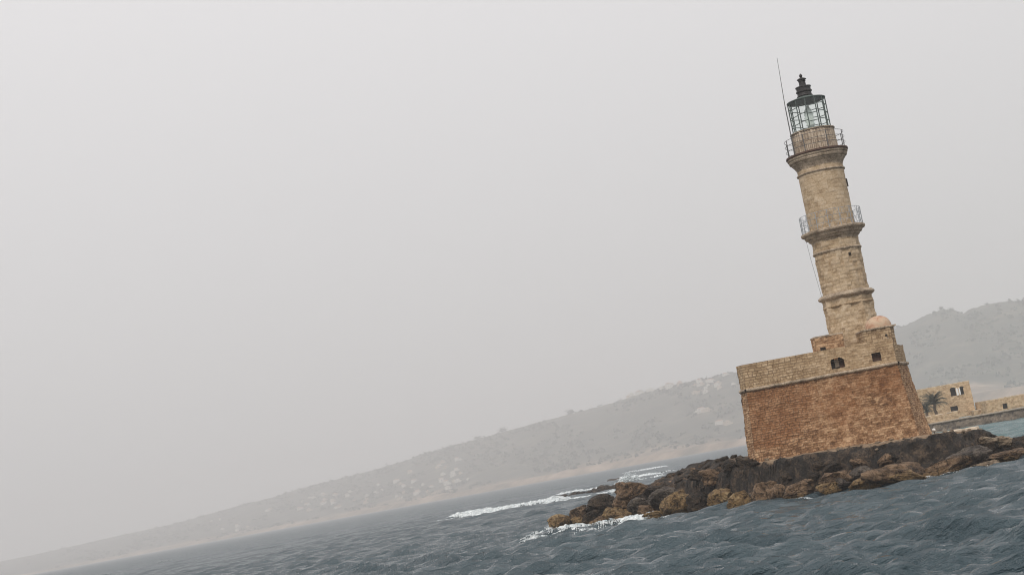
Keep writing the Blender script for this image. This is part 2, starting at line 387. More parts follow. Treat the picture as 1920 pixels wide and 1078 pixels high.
def hill_point(a, t):
    """a: azimuth tangent, t: 0 at the shore, 1 on the ridge, above 1 behind it"""
    ys = shore(a); dep = .32*ys+150
    e = np.interp(a, ra[:, 0], ra[:, 1])
    Yr = ys+dep
    zr = np.maximum(HCAM+e*Yr, 3.0)
    n = fbm(a*40, t*3., 1.3, 4)-.5; n2 = fbm(a*16+9, t*1.5, 4.4, 3)-.5
    tt = np.clip(t, 0, 1)
    prof = .075*sstep(0.0, .035, tt)+.085*sstep(.03, .3, tt)+.84*np.power(sstep(.12, 1.04, tt)/sstep(.12, 1.04, np.array(1.)), 1.)
    Y = ys+dep*t
    env = np.clip(tt*(1-tt)*4, 0, 1)
    z = zr*(prof+env*(.20*n+.22*n2))
    z = z*(Y/Yr)**.0
    z = z+np.where(t > 1, -(t-1)*zr*2.2, 0)
    # never rise above the surveyed skyline
    lim = HCAM+e*Y
    z = np.where(t < 1, np.minimum(z, lim-.0), z)
    z = z+zr*.012*(hsh(np.floor(a*2600), 3.3)-.5)*(t > .9)*(t < 1.1)
    return a*Y, Y, z
tv = np.concatenate([[-.02], np.linspace(0, .12, 14), np.linspace(.13, 1, 70), [1.05, 1.15, 1.3]])
A, TT = np.meshgrid(az, tv, indexing='ij')
hx, hy, hz = hill_point(A, TT)
hz = np.where(TT < 0, -1.2, hz)
band = sstep(.36, .03, TT+.10*(fbm(A*30, TT*2, 7.7, 3)-.5))          # bare cliffs and fields low down
att = np.stack([band*.56, band*0, band*0, band*0+1], -1).reshape(-1, 4)
hills = np_mesh('hills', np.stack([hx, hy, hz], -1).reshape(-1, 3), grid_faces(len(az), len(tv)), M_hill, att=att)
tag(hills, kind='structure')

# scrub: low dark clumps all over the slopes (nobody could count them)
def clump_verts(c, r, rnd, squash=.7):
    out = []
    for q in range(7):
        d = Vector((rnd.gauss(0, .5), rnd.gauss(0, .5), abs(rnd.gauss(0, .35)))) * r
        a = rnd.random()*6.28; s = r*(.35+.35*rnd.random())
        u = Vector((math.cos(a), math.sin(a), rnd.uniform(-.4, .4)))*s
        v = Vector((0, rnd.uniform(-.5, .5), squash))*s
        p = Vector(c)+d
        out.append((p-u-v*.4, p+u-v*.4, p+u*.6+v, p-u*.6+v))
    return out
rnd = random.Random(5); mb = MB()
for k in range(11000):
    a = rnd.uniform(az[0], az[-1]); t = .08+.9*rnd.random()**.8
    x, y, z = hill_point(np.array(a), np.array(t))
    if fbm(np.array(a*60), np.array(t*6), 3.3, 3) < .47: continue
    for q in clump_verts((float(x), float(y), float(z)), rnd.uniform(1.4, 4.8), rnd):
        mb.add(q, [(0, 1, 2, 3)])
tag(mb.build('hillside_scrub', M_scrub), 'dark green scrub dotted over the hazy hillside', 'scrub', kind='stuff')

# trees standing on the far skyline
def far_tree(px, py, h, label, seed):
    a = ray(px, py)[0]; x, y, z = hill_point(np.array(a), np.array(.97)); x, y, z = float(x), float(y), float(z)
    r = random.Random(seed)
    t = empty('hill_tree', (x, y, z-h*.22), label, 'tree', 'trees on the far ridge')
    m = MB(); m.tube([(0, 0, 0), (.3, 0, h*.3), (0, 0, h*.6)], h*.05, 6, h*.025)
    for k in range(3): m.tube([(0, 0, h*.35), (math.cos(k*2.1)*h*.25, math.sin(k*2.1)*h*.25, h*.62)], h*.022, 5, h*.01)
    m.build('trunk', M_trunk, t)
    m = MB()
    for k in range(90):
        d = Vector((r.gauss(0, .26), r.gauss(0, .26), r.gauss(0, .15)))*h
        for q in clump_verts(d+Vector((0, 0, h*.45)), h*.09, r): m.add(q, [(0, 1, 2, 3)])
    m.build('crown', M_scrub, t)
for i, (px, py, h, lb) in enumerate([(1070, 775, 17, 'lone dark tree on the hazy ridge above the surf line'), (942, 806, 17, 'lone tree on the ridge, left of the tree above the surf'),
        (896, 822, 15, 'leftmost small tree poking above the hazy ridge'), (1200, 737, 13, 'round tree on the skyline just left of the hilltop houses'),
        (1765, 580, 9, 'dark tree on the rocky knoll right of the domed turret'), (1782, 580, 8, 'tree on the right edge of the rocky knoll'), (1752, 586, 7, 'small tree on the left shoulder of the rocky knoll'),
        (1850, 571, 7, 'tree on the right-hand hill skyline above the long low building'), (1892, 565, 6, 'tree near the right frame edge on the hill skyline')]):
    far_tree(px, py, h, lb, i)

# houses on the far slope: each one its own object
def house_mesh(wd, dp, h, storeys, kind, seed):
    r = random.Random(seed); m = MB(); m.box(-wd/2, wd/2, -dp/2, dp/2, -4, h)
    m.box(-wd/2-.25, wd/2+.25, -dp/2-.25, dp/2+.25, h+.002, h+.5)            # roof slab
    if kind: m.box(-wd*.2, wd*.32, -dp*.3, dp*.35, h+.502, h+2.6)               # set-back upper room
    m.box(wd/2+.003, wd/2+wd*.35, -dp*.35, dp*.3, -4, h*.55)                     # side wing
    return m
HPRO = []
for k in range(6):
    rk = random.Random(60+k); wd = rk.uniform(9, 17); dp = rk.uniform(8, 11); st = rk.choice([1, 2, 2, 3]); h = st*3.2
    o1 = (wd, dp, h, st, k % 2)
    HPRO.append(o1)
def add_house(px, t, scale, label, group, seed):
    r = random.Random(seed)
    a = ray(px, 1080-px*.2)[0]; x, y, z = [float(q) for q in hill_point(np.array(a), np.array(t))]
    wd, dp, h, st, kk = HPRO[seed % 6]
    root = empty('hill_house', (x, y, z), label, 'house', group, rz=r.uniform(-.4, .4)-math.atan(a))
    if seed < 6:
        body = house_mesh(wd, dp, h, st, kk, seed).build('wall', M_hw if seed % 3 else M_hp, root)
        rm = MB(); rm.add([(-wd/2-.5, -dp/2-.5, h+.51), (wd/2+.5, -dp/2-.5, h+.51), (wd/2+.5, dp/2+.5, h+.51), (-wd/2-.5, dp/2+.5, h+.51), (-wd/4, 0, h+2.2), (wd/4, 0, h+2.2)],
                          [(0, 1, 5, 4), (1, 2, 5), (2, 3, 4, 5), (3, 0, 4), (3, 2, 1, 0)])
        parts = [body]
        if not kk: parts.append(rm.build('roof', M_hr, root))
        for s in range(st):
            for c in range(3):
                wx = -wd/2+wd*(c+.5)/3
                wm = MB(); wm.box(wx-.6, wx+.6, -dp/2-.03, -dp/2+.2, s*3.2+1, s*3.2+2.3)
                parts.append(wm.build('window', M_dark, root))
        HPRO_PARTS[seed] = parts
    else:
        for p in HPRO_PARTS[seed % 6]:
            c = p.copy(); COL.objects.link(c); c.parent = root
    root.scale = (scale,)*3
HPRO_PARTS = {}
hs = random.Random(11); n = 0
for k in range(66):
    px = hs.choice([hs.gauss(790, 55), hs.gauss(620, 45), hs.uniform(400, 870), hs.gauss(840, 25)])
    add_house(px, hs.uniform(.18, .62), hs.uniform(.45, .85), ('white' if n % 3 else 'cream')+' house of the hazy village, '+('its far left outliers' if px < 560 else 'its left half' if px < 700 else 'its right half' if px < 830 else 'its right end')+', left of the surf', 'village houses on the far left slope', n); n += 1
for k in range(20):
    add_house(hs.gauss(1355, 22), hs.choice([.72, .8, .86])+hs.uniform(-.05, .05), hs.uniform(.4, .7), ('white' if n % 3 else 'cream')+' house in the hilltop cluster just left of the stone fort', 'hilltop houses behind the fort', n); n += 1
for k in range(6):
    add_house(1322+hs.uniform(-14, 14), .5+hs.uniform(-.03, .03), hs.uniform(.6, .9), 'white house in the small group below the hilltop cluster', 'houses midway up the slope', n); n += 1
for px, t, s, lb in [(1352, .34, .8, 'low white house, left one of the bright pair near the fort wall'), (1366, .34, .8, 'low white house, right one of the bright pair near the fort wall')]:
    add_house(px, t, s, lb, None, n); n += 1
for k in range(14):
    add_house(hs.uniform(1190, 1300), .93+hs.uniform(-.05, .03), hs.uniform(.5, .9), 'tiny '+('white' if n % 3 else 'cream')+' house on the skyline above the dark green slope', 'houses along the skyline', n); n += 1

# ================================================================== STONE BLOCK SURFACES
def blocks(u, v, bw, bh, seed=0., joint=.03, jitter=.06):
    """per-stone random value, joint mask and relief for a wall laid in courses"""
    u2 = u+jitter*(fbm(u*1.3+seed, v*1.3, 1.1, 3)-.5)*3; v2 = v+jitter*(fbm(u*.9, v*.9+seed, 5.1, 3)-.5)*3
    row = np.floor(v2/bh); wv = bw*(.65+.8*hsh(row, seed+1.7)); off = hsh(row, seed+9.1)*7
    q = u2/wv+off; colr = np.floor(q); fu = q-colr; fv = v2/bh-row
    d = np.minimum(np.minimum(fu, 1-fu)*wv, np.minimum(fv, 1-fv)*bh)
    j = 1-sstep(joint*.35, joint, d)
    rv = hsh(row, colr, seed)
    relief = (rv-.5)*.06-.035*j
    return rv, j, relief
def wall(name, f, U, V, m, parent, bw=.5, bh=.28, cell=.06, seed=0., rough=.05, wrap=False, hole=None, stain=None, jmul=1., rel=1., jit=.06, tone=None):
    """f(u,v) -> point, normal arrays; u in 0..U and v in 0..V metres"""
    nu = max(3, int(U/cell)); nv = max(3, int(V/cell))
    u = np.linspace(0, U, nu+1)[:nu if wrap else nu+1]; v = np.linspace(0, V, nv+1)
    Ug, Vg = np.meshgrid(u, v, indexing='ij')
    P, Nn = f(Ug, Vg)
    rv, j, relf = blocks(Ug, Vg, bw, bh, seed, jitter=jit)
    d = relf*rel+rough*(fbm(P[..., 0]*2.2, P[..., 1]*2.2, P[..., 2]*2.2, 4)-.5)*2
    P = P+Nn*d[..., None]
    st = np.zeros_like(rv) if stain is None else stain(Ug, Vg)
    att = np.stack([rv, j*(1 if callable(jmul) else jmul), st, np.ones_like(rv)], -1).reshape(-1, 4)
    if callable(jmul): att = att*1.; att[:, 1] = (j*jmul(Ug, Vg)).reshape(-1)
    if tone is not None: att[:, 0] = (rv+tone(Ug, Vg)).reshape(-1)
    keep = None
    if hole is not None:
        uc = (Ug[:, :-1]+Ug[:, 1:])/2; vc = (Vg[:, :-1]+Vg[:, 1:])/2
        def keep(i, jx):
            return ~hole(u[np.minimum(i+1, len(u)-1)]*.5+u[i]*.5, v[jx]*.5+v[jx+1]*.5)
    return np_mesh(name, P.reshape(-1, 3), grid_faces(len(u), len(v), wrap, keep), m, parent, att=att)
def quad_wall(c00, c10, c01, c11):
    """bilinear wall: bottom-left, bottom-right, top-left, top-right"""
    c = [np.array(x, float) for x in (c00, c10, c01, c11)]
    U = np.linalg.norm(c[1]-c[0]); V = np.linalg.norm(c[2]-c[0])
    nrm = np.cross(c[1]-c[0], c[2]-c[0]); nrm = nrm/np.linalg.norm(nrm)
    def f(u, v):
        s = (u/U)[..., None]; t = (v/V)[..., None]
        P = c[0]*(1-s)*(1-t)+c[1]*s*(1-t)+c[2]*(1-s)*t+c[3]*s*t
        return P, np.broadcast_to(nrm, P.shape)
    return f, U, V
def round_wall(cx, cy, z0, z1, r0, r1, sides=0, rot=0.):
    C = 2*math.pi*max(r0, r1)
    def f(u, v):
        th = u/C*2*math.pi-math.pi/2; t = v/(z1-z0); r = r0+(r1-r0)*t
        if sides:
            s = 2*math.pi/sides; k = np.mod(th+rot, s)-s/2; r = r/np.cos(k)*.985
        P = np.stack([cx+r*np.cos(th), cy+r*np.sin(th), z0+v], -1)
        return P, np.stack([np.cos(th), np.sin(th), 0*th], -1)
    return f, C, z1-z0

# ================================================================== FORT
FY = 111.5
def sx(x): return x*FY/110                                   # frame survey was made at 110 m
def sz(z): return (z-HCAM)*FY/110+HCAM
fort = empty('stone_fort', (19.5, 110, 2.4), 'square battered fort of orange-brown rubble with a tan parapet under the lighthouse', 'fort')
def local(p): return (p[0]-19.5, p[1]-110, p[2]-2.4)
ZC, ZP = sz(7.62), sz(9.38)                                  # cordon and parapet heights
FL, FR = (sx(14.52), FY), (sx(25.02), FY)                    # front corners at cordon level
RB, BL, BR = (27.25, 116.8), (15.75, 120.5), (27.3, 120.5)
LC = (sx(14.24), FY+.75)
ring = [FL, FR, RB, BR, BL, LC]
def outw(p, d):                                              # push a plan point outwards from the middle of the fort
    c = (20.6, 116.); v = Vector((p[0]-c[0], p[1]-c[1])); v.normalize(); return (p[0]+v.x*d, p[1]+v.y*d)
bot = [(FL[0]-.42, FY-.55), (FR[0]+.42, FY-.55), (RB[0]+.75, RB[1]-.2), (BR[0]+.6, BR[1]+.5), (BL[0]-.3, BL[1]+.5), (LC[0]-.52, LC[1]-.2)]
ZB = 2.0
n5 = len(ring)
for i in range(n5):
    a, b = ring[i], ring[(i+1) % n5]; a2, b2 = bot[i], bot[(i+1) % n5]
    f, U, V = quad_wall(local((*a2, ZB)), local((*b2, ZB)), local((*a, ZC-.08)), local((*b, ZC-.08)))
    if i == 0:
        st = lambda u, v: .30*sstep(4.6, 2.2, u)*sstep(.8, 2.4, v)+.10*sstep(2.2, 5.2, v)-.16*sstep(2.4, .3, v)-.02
    else: st = lambda u, v: 0*u-.15
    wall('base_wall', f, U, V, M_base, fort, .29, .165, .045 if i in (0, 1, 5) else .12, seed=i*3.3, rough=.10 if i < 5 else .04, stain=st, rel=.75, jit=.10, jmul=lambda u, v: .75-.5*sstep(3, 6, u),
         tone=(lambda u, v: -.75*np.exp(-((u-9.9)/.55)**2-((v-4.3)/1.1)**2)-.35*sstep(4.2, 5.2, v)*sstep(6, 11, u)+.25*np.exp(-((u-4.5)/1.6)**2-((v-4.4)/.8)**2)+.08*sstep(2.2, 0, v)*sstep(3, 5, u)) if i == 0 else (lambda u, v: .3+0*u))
    # parapet
    f, U, V = quad_wall(local((*a, ZC+.10)), local((*b, ZC+.10)), local((*a, ZP)), local((*b, ZP)))
    hole = None
    if i == 0:
        o1 = (sx(20.55)-FL[0], sx(21.5)-FL[0], sz(7.98)-ZC-.1, sz(8.72)-ZC-.1)
        o2 = (sx(23.43)-FL[0], sx(24.05)-FL[0], sz(7.98)-ZC-.1, sz(8.55)-ZC-.1)
        def hole(u, v):
            cx = (o1[0]+o1[1])/2; hw = (o1[1]-o1[0])/2; sp = o1[3]-hw*.55
            A = (np.abs(u-cx) < hw) & (v > o1[2]) & ((v < sp) | ((((u-cx)/hw)**2+((v-sp)/(hw*.55))**2) < 1))
            B = (u > o2[0]) & (u < o2[1]) & (v > o2[2]) & (v < o2[3])
            return A | B
    if i in (1, 2): f, U, V = quad_wall(local((*a, ZC+.10)), local((*b, ZC+.10)), local((*a, sz(9.02))), local((*b, sz(8.9))))
    wall('parapet', f, U, V, M_par, fort, .30, .19, .045 if i in (0, 1, 5) else .12, seed=20+i*2.1, rough=.025, hole=hole, jmul=lambda u, v: 1-.75*sstep(3.5, 6.5, u), stain=lambda u, v: .12*sstep(4, 0, u)-.05, rel=.6)
# recesses behind the two openings
def recess(x0, x1, z0, z1, dep, name):
    m = MB(); y0 = FY+.03; y1 = FY+dep
    m.add([local(p) for p in [(x0,y0,z0),(x1,y0,z0),(x1,y0,z1),(x0,y0,z1),(x0,y1,z0),(x1,y1,z0),(x1,y1,z1),(x0,y1,z1)]], [(0,1,5,4),(1,2,6,5),(2,3,7,6),(3,0,4,7)])
    return m.build(name, M_par, fort)
r1 = recess(FL[0]+o1[0]-.06, FL[0]+o1[1]+.06, ZC+.1+o1[2]-.06, ZC+.1+o1[3]+.06, .75, 'embrasure')
r2 = recess(FL[0]+o2[0]-.05, FL[0]+o2[1]+.05, ZC+.1+o2[2]-.05, ZC+.1+o2[3]+.05, .7, 'embrasure')
m = MB(); m.box(FL[0]+o2[0]-.06-19.5, FL[0]+o2[1]+.06-19.5, FY+.34-110, FY+.40-110, ZC+.1+o2[2]-.06-2.4, ZC+.1+o2[3]+.06-2.4); m.build('back_panel', M_rust, r2)
m = MB(); m.box(FL[0]+o1[0]-.07-19.5, FL[0]+o1[0]+.36-19.5, FY+.40-110, FY+.55-110, ZC+.1+o1[2]-.07-2.4, ZC+.1+o1[3]+.05-2.4); m.build('shutter', M_dark, r1)
m = MB(); m.box(FL[0]+o1[0]+.68-19.5, FL[0]+o1[1]+.07-19.5, FY+.48-110, FY+.6-110, ZC+.1+o1[2]-.07-2.4, ZC+.1+o1[3]+.05-2.4); m.build('shutter', M_rust, r1)
m = MB(); m.box(FL[0]+o1[0]+.30-19.5, FL[0]+o1[0]+.72-19.5, FY+.56-110, FY+.66-110, ZC+.1+o1[2]+.12-2.4, ZC+.1+o1[3]-.1-2.4); m.build('back_panel', M_ledge, r1)
# roof floor behind the parapet
m = MB(); m.add([local((*outw(p, -.25), ZP-.9)) for p in ring], [tuple(range(n5))]); m.build('roof_terrace', M_ledge, fort)
# inner faces and coping of the parapet
m = MB()
for i in range(n5):
    a, b = ring[i], ring[(i+1) % n5]; ai, bi = outw(a, -.5), outw(b, -.5)
    zt = ZP if i not in (1, 2) else sz(8.95)
    m.add([local((*a, zt-.01)), local((*b, zt-.01)), local((*bi, zt)), local((*ai, zt)), local((*ai, ZP-.96)), local((*bi, ZP-.96))], [(0, 1, 2, 3), (3, 2, 5, 4)] if i != 0 else [(0, 1, 2, 3)])
m.build('coping', M_corn, fort)
# cordon: a half-round string of stones round the fort, slightly uneven
m = MB()
for i in range(n5):
    a, b = Vector((*ring[i], ZC)), Vector((*ring[(i+1) % n5], ZC)); k = max(6, int((b-a).length/.12)); pts = []
    for q in range(k+1):
        p = a.lerp(b, q/k); pts.append(Vector(local(outw((p.x, p.y), .03)+(ZC+.02*mnoise.noise(p*2.5),))))
    d = (b-a).normalized(); nrm = Vector((d.y, -d.x, 0)); base = len(m.v); vs = []; fs = []
    prof = [(-.1, -.13), (.07, -.11), (.15, -.03), (.13, .06), (.03, .11), (-.1, .12)]
    for q, p in enumerate(pts):
        er = .03*mnoise.noise(p*5+Vector((3, 1, 2)))
        for (o, h) in prof: vs.append(p+nrm*(o+(er if o > 0 else 0))+Vector((0, 0, h)))
    for q in range(k):
        for h in range(5): fs.append((q*6+h, (q+1)*6+h, (q+1)*6+h+1, q*6+h+1))
    m.add(vs, fs)
m.build('cordon', M_corn, fort, smooth=True)

# turret with a pink dome on the right end of the fort
TY = 113.2
def tx(x): return x*TY/110
def tz(z): return (z-HCAM)*TY/110+HCAM
tur = empty('domed_turret', (tx(24.2), TY, ZP-.9), 'small squat stone turret with a pinkish plaster dome on the right end of the fort', 'turret')
def tl(p): return (p[0]-tx(24.2), p[1]-TY, p[2]-(ZP-.9))
x0, x1, y0, y1 = tx(22.95), tx(25.15), TY-1.1, TY+1.4
zt = tz(10.1)
qs = [((x0, y0+.02), (x1-.35, y0)), ((x1-.35, y0), (x1, y0+.5)), ((x1, y0+.5), (x1, y1)), ((x1, y1), (x0, y1)), ((x0, y1), (x0, y0+.02))]
for i, (a, b) in enumerate(qs):
    f, U, V = quad_wall(tl((*a, ZP-.9)), tl((*b, ZP-.9)), tl((*a, zt)), tl((*b, zt)))
    wall('wall', f, U, V, M_par, tur, .4, .22, .05, seed=40+i, rough=.03, stain=lambda u, v: 0*u+.03, rel=.5)
m = MB(); m.add([tl(p) for p in [(x0-.02,y0-.02,zt),(x1+.05,y0-.02,zt),(x1+.05,y1,zt),(x0-.02,y1,zt)]], [(0,1,2,3)])
m.box(x0-.07-tx(24.2), x1+.07-tx(24.2), y0-.08-TY, y1+.05-TY, zt+.003-(ZP-.9), zt+.10-(ZP-.9)); m.build('cornice', M_corn, tur)
m = MB(); dr = .90; m.lathe([(dr*1.0, -.02)]+[(dr*math.cos(t), .12+dr*.82*math.sin(t)) for t in np.linspace(0, R(88), 12)], (tx(24.27)-tx(24.2), y0+1.05-TY, zt+.10-(ZP-.9)), 36, .02)
m.build('dome', M_dome, tur, smooth=True)
m = MB(); m.box(tx(24.44)-.07-tx(24.2), tx(24.44)+.07-tx(24.2), y0-.075-TY, y0+.1-TY, tz(9.50)-(ZP-.9), tz(9.64)-(ZP-.9)); m.build('loophole', M_dark, tur)
m = MB(); m.lathe([(0, .0), (.06, .01), (.075, .05), (.06, .09), (0, .10)], (tx(24.5)-tx(24.2), y0-.08-TY, tz(9.24)-(ZP-.9)), 10); m.build('lamp', M_white, tur, smooth=True)

# stair block left of the tower
sb = empty('stair_block', (at(1540, 645, 114.0).x, 114.0, ZP-.9), 'low square stone block on the fort roof left of the lighthouse foot', 'stone block')
bx0, bx1 = 19.67*114.0/110, 21.6*114.0/110; bz = (10.3-HCAM)*113.2/110+HCAM
cx = sb.location.x
for i, (a, b) in enumerate([((bx0, 113.2), (bx1, 113.2)), ((bx1, 113.2), (bx1, 114.8)), ((bx1, 114.8), (bx0, 114.8)), ((bx0, 114.8), (bx0, 113.2))]):
    z0 = ZP-.9
    f, U, V = quad_wall((a[0]-cx, a[1]-114.0, 0), (b[0]-cx, b[1]-114.0, 0), (a[0]-cx, a[1]-114.0, bz-z0), (b[0]-cx, b[1]-114.0, bz-z0))
    wall('wall', f, U, V, M_base, sb, .35, .2, .06, seed=60+i, rough=.03, stain=lambda u, v: 0*u-.3, tone=lambda u, v: .35+0*u, jmul=.35)
m = MB(); m.box(bx0-cx-.04, bx1-cx+.04, -.84, .84, bz-ZP+.9-.02, bz-ZP+.9+.08); m.build('roof', M_corn, sb)
m = MB(); m.box(20.65-cx, 21.02-cx, -.86, -.7, ZP-ZP+.9-.0+.04, .9+.28); m.build('opening', M_dark, sb)

# ================================================================== LIGHTHOUSE
CX, CY = 22.56, 110.0
KT = 116.2/110                                               # the survey was made at 110 m, the tower stands at 116 m
LB = HCAM+(ZP-.9-HCAM)/KT
lh = empty('lighthouse', (CX*KT, CY*KT, ZP-.9), 'tall tapering tan stone lighthouse with two balconies and a glazed lantern', 'lighthouse')
lh.scale = (KT,)*3
def lw(name, z0, z1, r0, r1, sides=0, rot=0., m=M_tow, bw=.5, bh=.27, seed=0., rough=.03, stain=None, rel=.4, cell=.055, jmul=.30):
    f, U, V = round_wall(0, 0, z0-LB, z1-LB, r0, r1, sides, rot)
    return wall(name, f, U, V, m, lh, bw, bh, cell, seed, rough, True, stain=stain, rel=rel, jmul=jmul)
lw('octagonal_shaft', LB, 12.7, 1.66, 1.63, 8, R(22.5), seed=1.2, rough=.05, rel=.8, stain=lambda u, v: 0*u+.03)
lw('sixteen_sided_shaft', 12.72, 16.9, 1.60, 1.61, 16, 0, seed=2.4, rough=.065, rel=.9, stain=lambda u, v: .06*sstep(4, 1, v))
lw('round_shaft', 17.45, 22.4, 1.56, 1.59, seed=3.1, rough=.02, rel=.35, jmul=.3, stain=lambda u, v: .05*sstep(3, 0, v)-.06)
lw('lantern_drum', 22.9, 24.42, 1.53, 1.50, seed=4.4, rough=.02, bw=.2, bh=.75, rel=.9, cell=.045, jmul=.9, m=M_corn)
def lathe(name, prof, m, n=64, jit=0, parent=None, smooth=True):
    b = MB(); b.lathe([(r, z-LB) for r, z in prof], n=n, jit=jit, seed=len(name)); return b.build(name, m, parent or lh, smooth)
def soft(prof, k=3):                                          # keep arrises crisp with doubled points
    out = []
    for i, (r, z) in enumerate(prof):
        if i:
            r0, z0 = prof[i-1]
            out += [(r0+(r-r0)*.04, z0+(z-z0)*.04), (r0+(r-r0)*.5, z0+(z-z0)*.5), (r0+(r-r0)*.96, z0+(z-z0)*.96)]
        out.append((r, z))
    return out
lathe('string_course', soft([(1.55, 12.02), (1.70, 12.07), (1.74, 12.14), (1.70, 12.2), (1.55, 12.24)]), M_tow, jit=.03)
lathe('string_course', soft([(1.55, 12.50), (1.68, 12.58), (1.88, 12.70), (1.93, 12.76), (1.92, 12.84), (1.74, 12.98), (1.55, 13.05)]), M_corn, jit=.055)
lathe('string_course', soft([(1.55, 15.83), (1.67, 15.86), (1.70, 15.93), (1.66, 15.99), (1.55, 16.02)]), M_corn, jit=.015)
lathe('lower_balcony', soft([(1.55, 16.55), (1.64, 16.75), (1.78, 16.86), (1.80, 16.95), (1.93, 17.0), (1.99, 17.10), (2.0, 17.18), (2.14, 17.22), (2.20, 17.30), (2.20, 17.42), (2.12, 17.46), (1.4, 17.47)]), M_corn, jit=.03)
lathe('string_course', soft([(1.55, 21.42), (1.66, 21.45), (1.69, 21.51), (1.65, 21.56), (1.55, 21.6)]), M_corn, jit=.01)
lathe('upper_balcony', soft([(1.56, 21.75), (1.62, 21.95), (1.74, 22.15), (1.86, 22.28), (1.88, 22.36), (1.98, 22.40), (2.03, 22.50), (2.03, 22.60), (2.09, 22.63), (2.11, 22.74), (1.5, 22.75)]), M_corn, jit=.015)
lathe('balcony_deck', soft([(1.5, 22.753), (2.13, 22.755), (2.17, 22.80), (2.15, 22.90), (2.05, 22.93), (1.45, 22.94)]), M_rust, jit=.03)
lathe('drum_coping', soft([(1.45, 24.423), (1.56, 24.43), (1.56, 24.49), (1.30, 24.51)]), M_corn)
# railings
def railing(zb, h, rad, nposts, pr, m, rails, name, thick_ends=True, mesh=False):
    b = MB()
    for k in range(nposts):
        t = 2*math.pi*(k+.3)/nposts; x, y = rad*math.cos(t), rad*math.sin(t)
        b.tube([(x, y, zb-LB-.1), (x, y, zb+h-LB)], pr, 5)
    o = b.build(name, m, lh)
    b = MB()
    for q in rails:
        pts = [(rad*math.cos(2*math.pi*k/48), rad*math.sin(2*math.pi*k/48), zb+h*q-LB) for k in range(49)]
        b.tube(pts, pr*.55, 4, cap=False)
    if mesh:
        for k in range(24):
            a0 = 2*math.pi*k/24
            for s in (0, 1):
                pts = [(rad*math.cos(a0+2*math.pi/24*q/3), rad*math.sin(a0+2*math.pi/24*q/3), zb-LB+h*((q/3) if s else 1-q/3)) for q in range(4)]
                b.tube(pts, .009, 3, cap=False)
    b.build('rails', M_rail2 if mesh else m, o)
railing(22.92, 1.15, 2.06, 8, .032, M_rail, (.35, .68, 1.), 'railing')
railing(17.46, 1.18, 2.10, 16, .024, M_rail2, (.3, .65, 1.), 'railing', mesh=True)
# lantern room
gz0, gz1 = 24.5, 26.74; LR = 1.30; NM = 12
b = MB()
for k in range(NM):
    t = 2*math.pi*(k+.5)/NM; x, y = LR*math.cos(t), LR*math.sin(t)
    b.tube([(x, y, gz0-LB), (x, y, gz1-LB)], .040, 6)
for z in (gz0+.03, gz1-.04): b.tube([(LR*math.cos(2*math.pi*k/48), LR*math.sin(2*math.pi*k/48), z-LB) for k in range(49)], .05, 6, cap=False)
fr = b.build('lantern_frame', M_green, lh)
for k in range(NM):                                           # slightly staggered glazing bars, pane by pane
    if k % 3 == 0: b = MB()
    t0 = 2*math.pi*(k+.5)/NM; t1 = 2*math.pi*(k+1.5)/NM
    for q in (1, 2, 3):
        z = gz0+(gz1-gz0)*q/4+(.05 if k % 2 else -.04)-LB
        b.tube([(LR*math.cos(t0), LR*math.sin(t0), z-.015), (LR*math.cos(t1), LR*math.sin(t1), z+.015)], .030, 5)
    if k % 3 == 2: b.build('glazing_bars', M_green, fr)
b = MB()
for k in range(NM):
    t0 = 2*math.pi*(k+.5)/NM; t1 = 2*math.pi*(k+1.5)/NM; r = LR-.02
    b.add([(r*math.cos(t0), r*math.sin(t0), gz0-LB), (r*math.cos(t1), r*math.sin(t1), gz0-LB), (r*math.cos(t1), r*math.sin(t1), gz1-LB), (r*math.cos(t0), r*math.sin(t0), gz1-LB)], [(0, 1, 2, 3)])
b.build('glazing', M_glass, lh)
lathe('lens', [(.0, 24.7), (.20, 24.72), (.24, 24.9), (.32, 25.0), (.22, 25.1), (.35, 25.25), (.26, 25.35), (.36, 25.5), (.27, 25.6), (.35, 25.75), (.24, 25.9), (.28, 26.0), (.18, 26.1), (.1, 26.3), (0, 26.32)], M_lens, 24)
lathe('lens_pedestal', [(.24, 24.5), (.16, 24.55), (.16, 24.7)], M_green, 16)
lathe('lantern_roof', soft([(1.24, 26.64), (1.33, 26.66), (1.36, 26.72), (1.33, 26.75), (1.0, 26.84), (.62, 26.95), (.50, 27.0), (0, 27.02)]), M_green, 32)
vt = lathe('vent', soft([(.46, 27.0), (.56, 27.05), (.50, 27.12), (.49, 27.28), (.56, 27.34), (.56, 27.40), (.50, 27.45), (.50, 27.62), (.55, 27.66), (.55, 27.72), (.30, 27.78), (.24, 27.84), (.23, 28.08), (.27, 28.12), (.24, 28.2), (.34, 28.24), (.30, 28.29), (.12, 28.38), (.05, 28.42)]), M_iron, 24)
b = MB(); b.lathe([(.0, 28.40-LB), (.07, 28.42-LB), (.12, 28.5-LB), (.10, 28.58-LB), (.05, 28.63-LB), (0, 28.7-LB)], n=12); b.build('finial', M_iron, vt, True)
